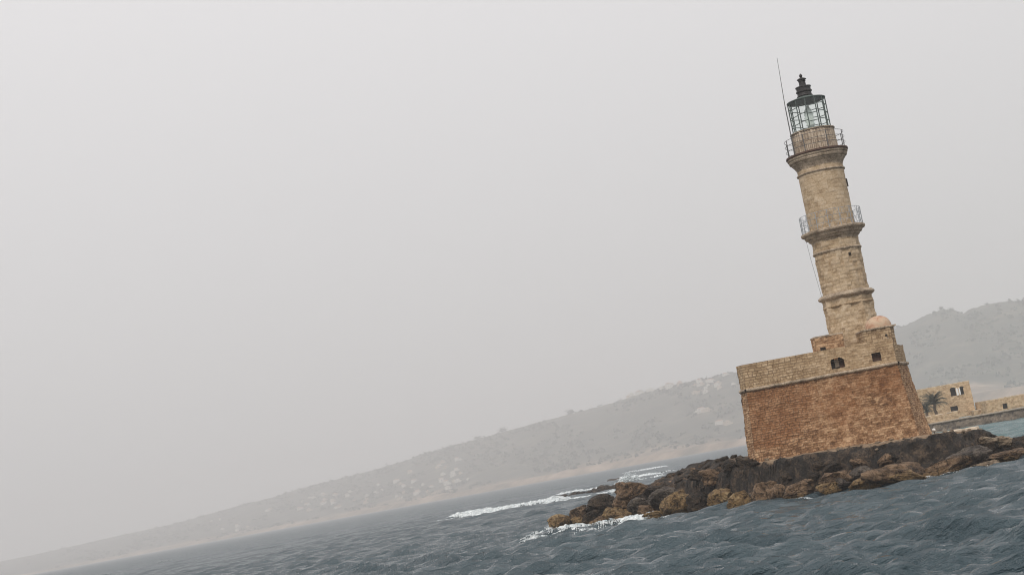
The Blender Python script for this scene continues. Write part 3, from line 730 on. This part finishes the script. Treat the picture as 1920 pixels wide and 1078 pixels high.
# aerial, cable, small window
b = MB(); b.tube([(20.92-CX, -.6, 22.9-LB), (20.94-CX, -.6, 26.4-LB)], .045, 6, .035); b.tube([(20.94-CX, -.6, 26.4-LB), (21.08-CX, -.6, 29.95-LB)], .030, 5, .014)
b.build('antenna', M_rail, lh)
b = MB(); b.tube([(20.52-CX, -.4, 17.2-LB), (20.60-CX, -.35, 15.6-LB), (20.74-CX, -.3, 14.-LB), (20.85-CX, -.2, 12.8-LB)], .010, 4); b.build('cable', M_rail, lh)
b = MB()
t = R(-14); b.add([(p[0]*math.cos(t)-p[1]*math.sin(t), p[0]*math.sin(t)+p[1]*math.cos(t), p[2]) for p in
   [(1.45, -.13, 20.2-LB), (1.66, -.13, 20.2-LB), (1.66, .13, 20.2-LB), (1.45, .13, 20.2-LB), (1.45, -.13, 20.72-LB), (1.66, -.13, 20.72-LB), (1.66, .13, 20.72-LB), (1.45, .13, 20.72-LB)]],
   [(0,3,2,1),(4,5,6,7),(0,1,5,4),(1,2,6,5),(2,3,7,6),(3,0,4,7)]); b.build('window', M_dark, lh)
b = MB()
t = R(-72); b.add([(p[0]*math.cos(t)-p[1]*math.sin(t), p[0]*math.sin(t)+p[1]*math.cos(t), p[2]) for p in
   [(1.4, -.09, 15.35-LB), (1.645, -.09, 15.35-LB), (1.645, .09, 15.35-LB), (1.4, .09, 15.35-LB), (1.4, -.07, 15.55-LB), (1.645, -.07, 15.55-LB), (1.645, .07, 15.55-LB), (1.4, .07, 15.55-LB)]],
   [(0,3,2,1),(4,5,6,7),(0,1,5,4),(1,2,6,5),(2,3,7,6),(3,0,4,7)]); b.build('window', M_dark, lh)

# ================================================================== ROCK SHELF
WX = [-2.2, -.6, 1.7, 6.1, 9.8, 12.6, 15.5, 18.2, 21.5, 26., 29.5, 34, 40, 44]
WY = [134, 130.7, 124.5, 117.8, 114.4, 106.9, 102.4, 100.4, 98.9, 97.6, 100.5, 103.5, 108, 114]
HX = [-2.2, -.6, 1.7, 4, 6.1, 9, 12.6, 15, 26, 28, 29.5, 31.5, 34, 40, 44]
HH = [-.5, .3, .7, 1.1, 1.7, 2.1, 2.45, 2.66, 2.45, 2.2, 1.45, .8, .7, .4, -.5]
BX = [-2.2, 0, 3, 6.1, 12.6, 20, 28, 34, 44]
BYv = [135, 135.5, 133, 131, 134, 132, 124, 120, 118]
def Yw(x): return np.interp(x, WX, WY)
def shelf_z(x, y):
    d = y-Yw(x); db = np.interp(x, BX, BYv)-y; Hp = np.interp(x, HX, HH)
    d = d+1.2*(fbm(x*.7, y*.7, 2.5, 3)-.5)
    low = np.minimum(Hp, .9)
    z = -1.4+(1.4+low*.30)*sstep(-1.5, 2.2, d)+(Hp-low*.30)*sstep(2.8, 4.3, d)
    back = np.interp(x, [0, 8, 13, 16, 24], [0, .25, .75, .3, 0])
    z = z+back*sstep(8, 14, d)
    nz = (fbm(x*1.3, y*1.3, .7, 5)-.5)+.5*(fbm(x*.5+3, y*3.5, 4.7, 4)-.5)
    flat = sstep(4.2, 6., d)*sstep(11, 14, x)
    z = z+nz*(.9*(1-flat)+.16*flat)*sstep(-2, 1, d)
    z = np.where((x > 13) & ((d < 7) | (x > 26)), np.minimum(z, Hp+.05+.12*nz), z)
    z = z*sstep(-2.5, 2.5, db)-1.4*(1-sstep(-2.5, 2.5, db))
    return z, flat
gx = np.arange(-4, 46, .14); gy = np.arange(93, 139, .14)
GX, GY = np.meshgrid(gx, gy, indexing='ij')
GZ, FLT = shelf_z(GX, GY)
GYd = GY+.55*(fbm(GX*1.2, GZ*3.2, 6.6, 4)-.5)*sstep(2, 3.5, GY-Yw(GX))*sstep(6.5, 5, GY-Yw(GX))*2      # ledges and hollows of the bluff
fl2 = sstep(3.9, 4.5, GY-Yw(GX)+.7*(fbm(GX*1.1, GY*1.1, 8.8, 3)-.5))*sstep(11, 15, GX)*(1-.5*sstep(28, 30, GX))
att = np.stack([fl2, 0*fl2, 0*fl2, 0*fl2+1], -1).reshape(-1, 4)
def keepf(i, j): return GZ[i, j] > -1.35
shelf = np_mesh('rocky_ground', np.stack([GX, GYd, GZ], -1).reshape(-1, 3), grid_faces(len(gx), len(gy), False, keepf), M_shelf, att=att)
tag(shelf, kind='structure')

# ================================================================== BOULDERS
def boulder_mesh(seed, dims, flat=.0):
    import bmesh
    r = random.Random(seed); bm = bmesh.new(); bmesh.ops.create_icosphere(bm, subdivisions=4, radius=1.)
    planes = []
    for k in range(11):
        n_ = Vector((r.gauss(0, 1), r.gauss(0, 1), r.gauss(0, .8))).normalized(); planes.append((n_, r.uniform(.5, .86)))
    off = Vector((r.random()*50, r.random()*50, 0))
    for v in bm.verts:
        p = v.co.copy()
        for n_, h in planes:
            d = p.dot(n_)
            if d > h: p -= n_*(d-h)*.97
        nn = v.co.normalized()
        p += nn*(.17*mnoise.noise(p*1.3+off)+.10*mnoise.noise(p*3.1+off)+.06*mnoise.noise(p*7+off)-.09*max(0, .16-abs(mnoise.noise(p*1.9+off*2)))/.16)
        v.co = Vector((p.x*dims[0], p.y*dims[1], p.z*dims[2]))
    me = bpy.data.meshes.new('boulder'); bm.to_mesh(me); bm.free()
    me.update()
    return me
def solve_depth(px, py):
    """where the sight line meets the mean slope of the rock pile"""
    a, b = ray(px, py); best = None
    for k in range(900):
        Y = 95+k*.05; x = a*Y; z = HCAM+b*Y
        d = Y-float(Yw(x)); Hp = float(np.interp(x, HX, HH))
        s = min(max(d, -1)*.42, max(Hp, .3)+.3)
        if z <= s: best = Y; break
    return best or 118.
def hero(x0, x1, y0, y1, mat, label, seed, tilt=0., lift=0):
    px, py = (x0+x1)/2, (y0+y1)/2
    Y = solve_depth(px, py+(y1-y0)*.15)
    w_ = (x1-x0)/FPX*Y; h_ = (y1-y0)/FPX*Y
    hw = w_*.64; hh = max(h_*.63, .30); hd = max(.55, min(hw, 1.3))*.95
    me = boulder_mesh(seed, (hw, hd, hh))
    o = link('boulder', me, M_rock[mat])
    p = at(px, py, Y-hd*.1); o.location = p
    o.rotation_euler = (random.Random(seed).uniform(-.15, .15), tilt, random.Random(seed+1).uniform(-.3, .3))
    tag(o, label, 'boulder', 'shore boulders of the breakwater')
    return o
HERO = [
 (1029,1068,965,998,'gold','pointed golden-brown boulder at the far left tip of the rock pile',-.5),
 (1064,1103,947,978,'brown','squarish reddish-brown boulder standing just behind the pointed tip boulder',0),
 (1073,1102,968,992,'gold','small golden boulder at the waterline just right of the pointed tip boulder',0),
 (1095,1132,957,980,'dark','dark brown boulder between the squarish boulder and the first wide golden one',0),
 (1106,1142,968,992,'brown','low round brown boulder in the foam near the left tip of the pile',0),
 (1103,1153,931,960,'dark','black boulder peaking at the top of the pile behind the left tip',-.1),
 (1130,1181,948,978,'gold','wide golden boulder above the breaking foam near the left tip',0),
 (1145,1188,932,956,'brown','grey-brown boulder behind and above the wide golden boulder',.1),
 (1153,1220,901,936,'brown','large dome-shaped brown boulder forming the left summit of the pile',0),
 (1180,1218,934,960,'grey','grey boulder below the dome-shaped summit boulder',0),
 (1147,1192,966,982,'gold','flat golden rock awash below the wide golden boulder',0),
 (1192,1233,946,968,'brown','brown-gold boulder left of the biggest golden boulder',0),
 (1206,1249,958,973,'gold','flat golden rock at the waterline at the foot of the biggest golden boulder',0),
 (1219,1272,917,952,'grey','rounded grey-brown boulder behind the biggest golden boulder',.15),
 (1233,1297,926,972,'gold','biggest upright golden boulder in the middle of the left rock pile',-.25),
 (1286,1339,922,960,'dark','dark grey boulder right of the biggest golden boulder',.1),
 (1326,1377,921,957,'gold','smooth golden boulder leaning right, left of the matching golden pair',-.35),
 (1367,1413,923,954,'gold','second smooth golden boulder leaning right, below the left fort corner',-.35),
 (1411,1461,907,944,'brown','brown-gold boulder at the waterline below the left part of the fort wall',-.2),
 (1440,1470,910,941,'brown','narrow brown boulder wedged right of the brown-gold one',0),
 (1466,1532,905,936,'brown','long low brown rock at the waterline below the middle of the fort',0),
 (1532,1598,879,912,'brown','big round brown boulder against the dark bluff, left of two small grey ones',0),
 (1535,1576,905,928,'gold','golden-brown rock at the waterline under the big round brown boulder',0),
 (1564,1594,893,913,'grey','small grey boulder on the right flank of the big round brown boulder',0),
 (1596,1630,876,900,'grey','blocky grey boulder between the round brown boulder and the long slanted slab',0),
 (1584,1665,897,923,'gold','bright mustard-yellow flat rock just above the water',0),
 (1625,1744,870,910,'brown','very long slanted olive-brown slab right of the blocky grey boulder',.17),
 (1668,1740,884,912,'gold','yellowish lower rock overlapping the right end of the long slanted slab',.12),
 (1728,1828,861,893,'brown','long brown slab sloping up to the right, beside the long slanted slab',-.12),
 (1783,1864,841,870,'grey','broad grey-brown slab above the water near the right frame edge',-.05),
 (1826,1874,862,885,'tan','pale cracked rock at the waterline near the right frame edge',0),
 (1828,1868,817,836,'tan','pale tan flat rock on top of the shelf right of the fort',0),
 (1862,1905,818,836,'tan','tan rounded rock on the shelf nearest the greenish harbour water',0),
 (1895,1935,820,850,'dark','black boulder at the right frame edge above the surf',0),
 (1860,1925,842,862,'brown','brown rock at the right frame edge below the black boulder',0),
]
for i, (a, b_, c, d, mt, lb, tl_) in enumerate(HERO): hero(a, b_, c, d, mt, lb, 100+i*3, tl_)

# the crowd of lesser rocks between them
SRC = [boulder_mesh(500+k, (1, .9, .75)) for k in range(14)]
fr_ = random.Random(21)
def filler(x, y, s, mat, label, group, dz=0.):
    me = fr_.choice(SRC); key = (me.name, mat)
    if key not in FM:
        c = me.copy(); c.materials.clear(); c.materials.append(M_rock[mat]); FM[key] = c
    o = bpy.data.objects.new('boulder', FM[key]); COL.objects.link(o)
    z = float(shelf_z(np.array(x), np.array(y))[0])
    o.location = (x, y, max(z, -.35)+s*.18+dz); o.scale = (s*fr_.uniform(.8, 1.35), s*fr_.uniform(.8, 1.2), s*fr_.uniform(.6, .95))
    o.rotation_euler = (fr_.uniform(-.5, .5), fr_.uniform(-.5, .5), fr_.uniform(0, 6.28))
    tag(o, label, 'boulder', group)
FM = {}
CN = {'dark': 'blackish', 'brown': 'brown', 'grey': 'grey-brown', 'gold': 'golden', 'tan': 'pale'}
def zone(x, cuts, names):
    for c, n_ in zip(cuts, names):
        if x < c: return n_
    return names[-1]
for k in range(150):            # left pile: big lumps in front, small broken rock up the back
    x = fr_.uniform(.4, 14.5); y = float(Yw(x))+2.2+fr_.uniform(0, 13)*fr_.uniform(.4, 1)
    back = (y-float(Yw(x))) > 5
    mt = fr_.choice(['dark', 'dark', 'brown', 'brown'] if back else ['dark', 'dark', 'dark', 'brown', 'grey'])
    z_ = zone(x, (3.5, 8, 20), ('near the left tip of the rock pile', 'around the summit boulder of the rock pile', 'on the slope left of the fort'))
    filler(x, y, fr_.uniform(.2, .55) if back else fr_.uniform(.35, .95), mt, ('small broken ' if back else 'jumbled ')+CN[mt]+' rock '+z_+(', on its back part' if back else ', behind the waterline boulders'), 'jumbled rocks of the left pile')
for k in range(64):            # under the bluff
    x = fr_.uniform(13.5, 28); y = float(Yw(x))+fr_.uniform(2.2, 3.7)
    mt = fr_.choice(['dark', 'dark', 'dark', 'brown'])
    filler(x, y, fr_.uniform(.3, .8), mt, CN[mt]+' boulder at the foot of the dark bluff '+zone(x, (18.5, 23, 40), ('under the left part of the fort', 'under the middle of the fort', 'under the right corner of the fort')), 'rocks at the foot of the bluff', -.12)
for k in range(16):            # waterline bits
    x = fr_.uniform(12, 30); y = float(Yw(x))+fr_.uniform(-.1, 1.2)
    mt = fr_.choice(['gold', 'brown', 'brown', 'tan'])
    filler(x, y, fr_.uniform(.13, .30), mt, 'small '+CN[mt]+' rock lapped by water '+zone(x, (18, 24, 40), ('below the left half of the fort', 'below the right half of the fort', 'towards the right frame edge')), 'small waterline rocks')
for k in range(46):            # right end
    x = fr_.uniform(27.5, 33.5); y = float(Yw(x))+fr_.uniform(.3, 8)
    mt = fr_.choice(['dark', 'brown', 'tan', 'brown'])
    filler(x, y, fr_.uniform(.2, .5) if y-float(Yw(x)) < 3.5 else fr_.uniform(.12, .26), mt, 'broken '+CN[mt]+' rock on the low point right of the fort'+(', by the front water' if y-float(Yw(x)) < 3.5 else ', towards the harbour'), 'rocks of the right-hand point')
for k in range(34):            # pale rubble on the shelf edge at the wall foot
    x = fr_.uniform(13.4, 28.5); y = min(float(Yw(x))+fr_.uniform(3.9, 9), 110.4)
    filler(x, y, fr_.uniform(.08, .22), 'tan', 'small pale stone on the shelf '+zone(x, (18.5, 23, 40), ('at the left foot of the fort wall', 'at the foot of the fort wall, middle', 'at the right foot of the fort wall')), 'pale stones at the wall foot')

# pale ledge, its posts
lg = empty('stone_quay', (29.0, 114.6, 2.0), 'low pale sandstone slab behind the right corner of the fort', 'quay')
m = MB(); xs = np.linspace(-1.6, 1.5, 16); top = []
for k, xq in enumerate(xs): top.append((xq, .12*math.sin(k*1.7)))
v = []
for xq, j_ in top: v += [(xq, -1.2+j_, -.6), (xq, -1.2+j_, .34+.03*math.sin(xq*5)), (xq, 1.6, .36+.03*math.sin(xq*4)), (xq, 1.6, -.6)]
f = [(k*4+q, (k+1)*4+q, (k+1)*4+(q+1) % 4, k*4+(q+1) % 4) for k in range(15) for q in range(4)]+[(0, 1, 2, 3), (63, 62, 61, 60)]
m.add(v, f); m.build('slab', M_ledge, lg)
p = at(1753, 816, 114.)
t = empty('marker_post', (p.x, p.y, p.z-.1), 'short dark post with a white round top on the pale slab', 'post')
m = MB(); m.tube([(0, 0, 0), (0, 0, .42)], .035, 8); m.build('post', M_iron, t)
m = MB(); m.lathe([(0, .40), (.10, .42), (.13, .50), (.10, .58), (0, .61)], n=14); m.build('cap', M_white, t, True)
p = at(1789, 816, 114.)
t = empty('mooring_bollard', (p.x, p.y, p.z-.1), 'small dark bollard at the right end of the pale slab', 'bollard')
m = MB(); m.lathe([(.07, 0), (.06, .2), (.065, .25)], n=12); m.build('post', M_iron, t, True)
m = MB(); m.lathe([(.065, .252), (.11, .27), (.12, .31), (.08, .35), (0, .36)], n=12); m.build('cap', M_iron, t, True)

# ================================================================== HARBOUR MOLE AND BUILDINGS BEHIND
mo = empty('harbour_mole', (70, 262, 0), 'long low dark grey stone mole with a pale coping behind the rocks', 'mole')
A0 = np.array([62.3, 271.]); A1 = np.array([99., 237.])
def L2(p, z): return (p[0]-70, p[1]-262, z)
dm = (A1-A0)/np.linalg.norm(A1-A0); nm = np.array([-dm[1], dm[0]])
if nm[1] < 0: nm = -nm
f, U, V = quad_wall(L2(A0-nm*.3, -.8), L2(A1-nm*.3, -.8), L2(A0, 1.5), L2(A1, 1.5))
wall('wall', f, U, V, M_mole, mo, .9, .4, .16, seed=80, rough=.22)
f, U, V = quad_wall(L2(A0+nm*6, -.8), L2(A0-nm*.3, -.8), L2(A0+nm*6, 1.5), L2(A0, 1.5))
wall('wall', f, U, V, M_mole, mo, .9, .4, .2, seed=81, rough=.15)
m = MB(); q = [A0-nm*.25-dm*.1, A1-nm*.25, A1+nm*6, A0+nm*6-dm*.1]
m.add([L2(p_, 1.5) for p_ in q]+[L2(p_, 1.66) for p_ in q], [(4,5,6,7),(0,1,5,4),(3,0,4,7),(1,2,6,5),(2,3,7,6)]); m.build('coping', M_concrete, mo)

def building(name, Yb, pxs, ztop, zbase, dep, label, cat, windows=(), parapet=.0):
    """pxs: left and right frame x at base height"""
    a = ray(*pxs[0])[0]*Yb; b_ = ray(*pxs[1])[0]*Yb
    cx_ = (a+b_)/2; o = empty(name, (cx_, Yb, zbase), label, cat)
    hw = (b_-a)/2; h = ztop-zbase
    pts = [(-hw, 0), (hw, 0), (hw, dep), (-hw, dep)]
    for i in range(4):
        p0, p1 = pts[i], pts[(i+1) % 4]
        f, U, V = quad_wall((*p0, 0), (*p1, 0), (p0[0]*.985, p0[1], h), (p1[0]*.985, p1[1], h))
        ho = None
        if i == 0 and windows:
            def ho(u, v):
                r_ = np.zeros(u.shape, bool)
                for (wx, wz, ww, wh) in windows: r_ |= (np.abs(u-hw-wx) < ww/2) & (v > wz) & (v < wz+wh)
                return r_
        wall('wall', f, U, V, M_far, o, .5, .28, .12, seed=90+i, rough=.05, hole=ho, jmul=.35)
    m_ = MB(); m_.box(-hw*.985, hw*.985, .0, dep, h-.15, h-.02); m_.build('roof', M_ledge, o)
    for (wx, wz, ww, wh) in windows:
        m_ = MB(); m_.box(wx-ww/2-.1, wx+ww/2+.1, .45, .6, wz-.1, wz+wh+.1)
        m_.build('window', M_dark, o)
    return o
bd = building('harbour_building', 290, ((1712, 778), (1829, 768)), 7.85, 1.6, 9, 'square tan stone building with arched upper windows behind the palms', 'building',
    windows=((2.35, 3.95, .95, 1.25), (3.95, 3.95, .75, 1.25), (1.9, 1.3, 1.3, .85), (-1.4, .3, .5, .7), (5.6, .3, .5, .6)))
for wx, wd_ in ((3.05, .35), (3.5, .22)):                        # white shutter between the two arches
    m = MB(); m.box(wx-wd_/2, wx+wd_/2, -.12, .1, 3.95, 5.1); m.lathe([(wd_/2, 0), (wd_/2*.7, .12), (0, .18)], (wx, 0, 5.1), 8); m.build('shutter', M_white, bd)
for wx, ww in ((2.35, .95), (3.95, .75)):                        # round heads over the arched windows
    m = MB(); n_ = 10
    vs = [(wx+ww/2*1.05*math.cos(math.pi*k/n_), -.09, 5.18+ww*.35*math.sin(math.pi*k/n_)) for k in range(n_+1)]+[(wx+ww/2*1.05*math.cos(math.pi*k/n_), .3, 5.18+ww*.35*math.sin(math.pi*k/n_)) for k in range(n_+1)]
    m.add(vs, [tuple(range(n_+1))]+[(k, k+1, n_+2+k, n_+1+k) for k in range(n_)]); m.build('arch_head', M_dark, bd)
building('low_building', 284, ((1852, 778), (2050, 738)), 3.75, 1.5, 7, 'long low flat-roofed tan building at the right frame edge behind the mole', 'building', windows=((-6.2, .2, .8, .9), (2., .3, .8, .9)))
building('connecting_wall', 288, ((1826, 776), (1856, 770)), 2.45, 1.5, 3, 'short low tan wall joining the square building to the long low one', 'wall')
building('terrace_wall', 276, ((1728, 790), (1797, 778)), 2.95, 1.2, 5, 'low reddish-brown wall in front of the palms', 'wall')

def palm(px, Yp, h, nf, fl, mat, label, droop, base_z, spread=1.):
    a = ray(px, 770)[0]*Yp; o = empty('palm_tree', (a, Yp, base_z), label, 'palm tree')
    r = random.Random(int(px)); m_ = MB(); pts = [(0.08*math.sin(k), 0, h*k/8) for k in range(9)]
    m_.tube(pts, .30, 8, .22); m_.build('trunk', M_trunk, o)
    m_ = MB()
    for k in range(nf):
        az_ = r.uniform(0, 6.28); e0 = R(r.uniform(5, 80)); pos = Vector((0, 0, h)); L_ = fl*r.uniform(.8, 1.1); seg = 9
        d0 = Vector((math.cos(az_)*spread, math.sin(az_)*spread, 0)); prev = None
        for s in range(seg+1):
            t_ = s/seg; e = e0-droop*t_*t_
            dirv = (d0*math.cos(e)+Vector((0, 0, 1))*math.sin(e)).normalized()
            side = dirv.cross(Vector((0, 0, 1))).normalized()
            if s: pos = pos+dirv*L_/seg
            wd = .34*math.sin(math.pi*min(1, t_*.9+.1))+.02
            if prev is not None:
                pp, ps, pw = prev
                for sg in (-1, 1):
                    for q in range(3):
                        t1 = q/3; c0 = pp.lerp(pos, t1); c1 = pp.lerp(pos, t1+.22)
                        tip = c0+ps*sg*(pw)+dirv*.28-Vector((0, 0, .12+.1*r.random()))
                        m_.add([c0, c1, tip], [(0, 1, 2)])
            prev = (pos.copy(), side, wd)
    m_.build('crown', mat, o)
palm(1754, 281, 2.2, 90, 2.8, M_palm, 'spreading grey-green palm in front of the square harbour building', R(65), 2.6)
palm(1737, 280, 1.2, 40, 2.0, M_palm2, 'short dark bushy palm left of the spreading one', R(40), 2.4, .45)

# ================================================================== OUTLYING ROCKS AND SURF
fr_ = random.Random(33)
for k in range(17):
    px = 1042+k*7.1; py = 935.5-(px-1042)*.172
    p = sea_pt(px, py)
    s = fr_.uniform(.45, 1.0)*(1.25 if px > 1100 else .8)
    me = fr_.choice(SRC); key = (me.name, 'dark')
    if key not in FM:
        c = me.copy(); c.materials.clear(); c.materials.append(M_rock['dark']); FM[key] = c
    o = bpy.data.objects.new('reef_rock', FM[key]); COL.objects.link(o)
    o.location = (p.x, p.y+fr_.uniform(-2, 2), .15+s*.2); o.scale = (s*1.25, s, s*fr_.uniform(.8, 1.1)); o.rotation_euler = (0, fr_.uniform(-.3, .3), fr_.uniform(0, 6))
    tag(o, 'small black rock in the low row breaking the surf beyond the pile', 'rock', 'reef rocks in the surf')
for px, py, s, lb in [(1152, 900, 1.6, 'flat dark rock alone in the sea above the reef row'), (1163, 898, 1.2, 'small dark rock touching the lone flat rock in the sea')]:
    p = sea_pt(px, py); o = bpy.data.objects.new('reef_rock', FM[key]); COL.objects.link(o); o.location = p; o.scale = (s*1.5, s, s*.6); tag(o, lb, 'rock')

def foam(name, path, width, seed, label, thr=.5, h=.12, cell=.12, scale=.9, edge=1., stretch=2.2, fine=4.5, soft_=.17):
    """broken water: a ragged sheet riding on the waves, torn by noise"""
    P = np.array(path, float); seg = np.linalg.norm(np.diff(P, axis=0), axis=1); cum = np.concatenate([[0], np.cumsum(seg)])
    n_ = int(cum[-1]/cell)+2; m_ = int(2*width/(cell*1.0))+2
    s = np.linspace(0, cum[-1], n_); cxx = np.interp(s, cum, P[:, 0]); cyy = np.interp(s, cum, P[:, 1])
    dx = np.gradient(cxx); dy = np.gradient(cyy); l = np.hypot(dx, dy); nx, ny = -dy/l, dx/l
    tt = np.linspace(-1, 1, m_)
    S, Tt = np.meshgrid(s, tt, indexing='ij')
    Xf = cxx[:, None]+nx[:, None]*Tt*width; Yf = cyy[:, None]+ny[:, None]*Tt*width
    nn = .55*fbm(Xf*scale/stretch+seed, Yf*scale, seed*1.7, 4)+.45*fbm(Xf*fine/stretch, Yf*fine*1.3+seed, seed, 3)
    ends = np.minimum(sstep(0, .12, S/cum[-1]), sstep(1, .88, S/cum[-1]))
    den = nn+.22*(1-np.abs(Tt)**1.5)*edge-.30*(1-ends)-.1
    body = np.clip((den-thr)*6, 0, 1)
    lump = fbm(Xf*2.5, Yf*2.5, seed, 3)
    Zf = wave_z(Xf, Yf, np.maximum(np.hypot(Xf, Yf)*.0034, .12))+.02+h*body*(.3+1.1*lump)
    prob = np.clip((den-thr)/soft_+.08, 0, 1)**1.3*(den > thr-.01); rnd_ = hsh(np.round(Xf*97), np.round(Yf*89))
    keep = lambda i, j: (rnd_[i, j] < prob[i, j])
    F_ = grid_faces(n_, m_, False, keep)
    if len(F_) == 0: return
    used, inv = np.unique(F_.ravel(), return_inverse=True)
    V_ = np.stack([Xf, Yf, Zf], -1).reshape(-1, 3)[used]
    o = np_mesh(name, V_, inv.reshape(-1, 4), M_foam)
    tag(o, label, 'foam', kind='stuff')
def sp_(*pts): return [tuple(sea_pt(*p)[:2]) for p in pts]
wl = [(x, float(Yw(x))-.45) for x in np.linspace(-1.4, 34, 40)]
foam('sea_foam', wl[:14], .7, 1.3, 'thin line of white foam at the foot of the left rock pile', .53, .08, .05, 1.1, fine=5)
foam('sea_foam', wl[13:], .34, 2.2, 'faint broken line of foam at the foot of the rocks under the fort', .56, .05, .045, 1.4, fine=6)
foam('breaking_foam', [(x, float(Yw(x))-1.0) for x in np.linspace(-1.5, 7.2, 20)], 1.8, 2.9, 'thick white foam breaking against the left end of the rock pile', .50, .28, .055, .8, fine=5.5)
foam('trailing_foam', sp_((960, 1020), (1010, 1010), (1060, 998), (1130, 992)), 1.7, 4.1, 'foam streak trailing left from the tip of the rock pile', .52, .10, .055, .7, fine=5.5)
foam('trailing_foam', sp_((1070, 1006), (1120, 996), (1190, 990)), 2.2, 5.7, 'patchy foam on the water in front of the left boulders', .565, .06, .055, .9, fine=6)
foam('surf_line', sp_((862, 966), (930, 960), (985, 948), (1050, 938)), 4.2, 7.7, 'long white surf line breaking left of the reef rocks', .45, .6, .13, .35, 1.3, fine=2.2, soft_=.08)
foam('surf_line', sp_((1020, 944), (1060, 939), (1110, 930), (1175, 920)), 1.6, 5.2, 'bright thin line of surf at the near foot of the reef rocks', .42, .35, .13, .4, 1.3, fine=2.2, soft_=.08)
foam('surf_line', sp_((1040, 928), (1090, 921), (1150, 915)), 2.6, 3.2, 'thin band of surf just beyond the reef rocks', .50, .4, .16, .4, fine=1.6)
foam('surf_patch', sp_((1150, 891), (1200, 882), (1240, 876), (1262, 872)), 5.0, 9.9, 'farthest broken streaks of surf beyond the rock pile', .51, .5, .3, .25, fine=1.)
foam('surf_patch', sp_((1165, 897), (1225, 890), (1268, 881)), 5.0, 6.5, 'surf streaks between the lone flat rock and the rock pile', .51, .5, .25, .25, fine=1.2)
foam('surf_patch', sp_((1215, 897), (1260, 890), (1300, 882)), 3.0, 8.5, 'surf streak close behind the summit of the rock pile', .52, .5, .2, .3, fine=1.2)
foam('right_foam', [(x, float(Yw(x))-.7) for x in np.linspace(25.5, 33, 12)], 1.2, 6.2, 'white foam washing the rocks near the right frame edge', .52, .15, .05, 1.0, fine=5)
for i, (px, py, ww) in enumerate([(310, 1052, 2.2), (621, 985, 3.), (744, 962, 3.5), (840, 974, 1.6)]):
    p = sea_pt(px, py)
    foam('whitecap', [(p.x-ww*1.3, p.y-.3), (p.x, p.y), (p.x+ww*1.3, p.y+.5)], ww*.4, 20+i, ['small whitecap alone on the sea at the far left', 'whitecap on the sea below the hazy village', 'whitecap on the sea left of the surf line', 'faint whitecap just left of the surf line'][i], .47, .15, .12 if ww < 2 else .2, .8, 1.4, fine=2.)
# spray thrown up behind the summit boulder
sp0 = sea_pt(1180, 903); rs = random.Random(9); m = MB()
for k in range(420):
    x = sp0.x+rs.gauss(0, 1.5); y = sp0.y+rs.gauss(0, .6); h_ = abs(rs.gauss(0, .7))*max(0, 1-abs(x-sp0.x)/3.6)*1.3; s = rs.uniform(.08, .22)
    m.lathe([(0, -s), (s*.8, -s*.4), (s, .1*s), (s*.6, s*.8), (0, s)], (x, y, h_), 6)
tag(m.build('sea_spray', M_foam, smooth=True), 'burst of white spray behind the dome-shaped summit boulder', 'spray', kind='stuff')

# ================================================================== HAZE
hz_ = MB(); hz_.box(-6600, 6600, -6600, 6600, -4, 210)
hm = bpy.data.materials.new('dusty_air'); hm.use_nodes = True; t = hm.node_tree; t.nodes.clear()
pv = t.nodes.new('ShaderNodeVolumePrincipled'); pv.inputs['Color'].default_value = (.90, .888, .885, 1); pv.inputs['Density'].default_value = .00039; pv.inputs['Anisotropy'].default_value = .1
ou = t.nodes.new('ShaderNodeOutputMaterial'); t.links.new(pv.outputs[0], ou.inputs['Volume'])
tag(hz_.build('haze', hm), 'pale dusty haze veiling the coast', 'haze', kind='stuff')
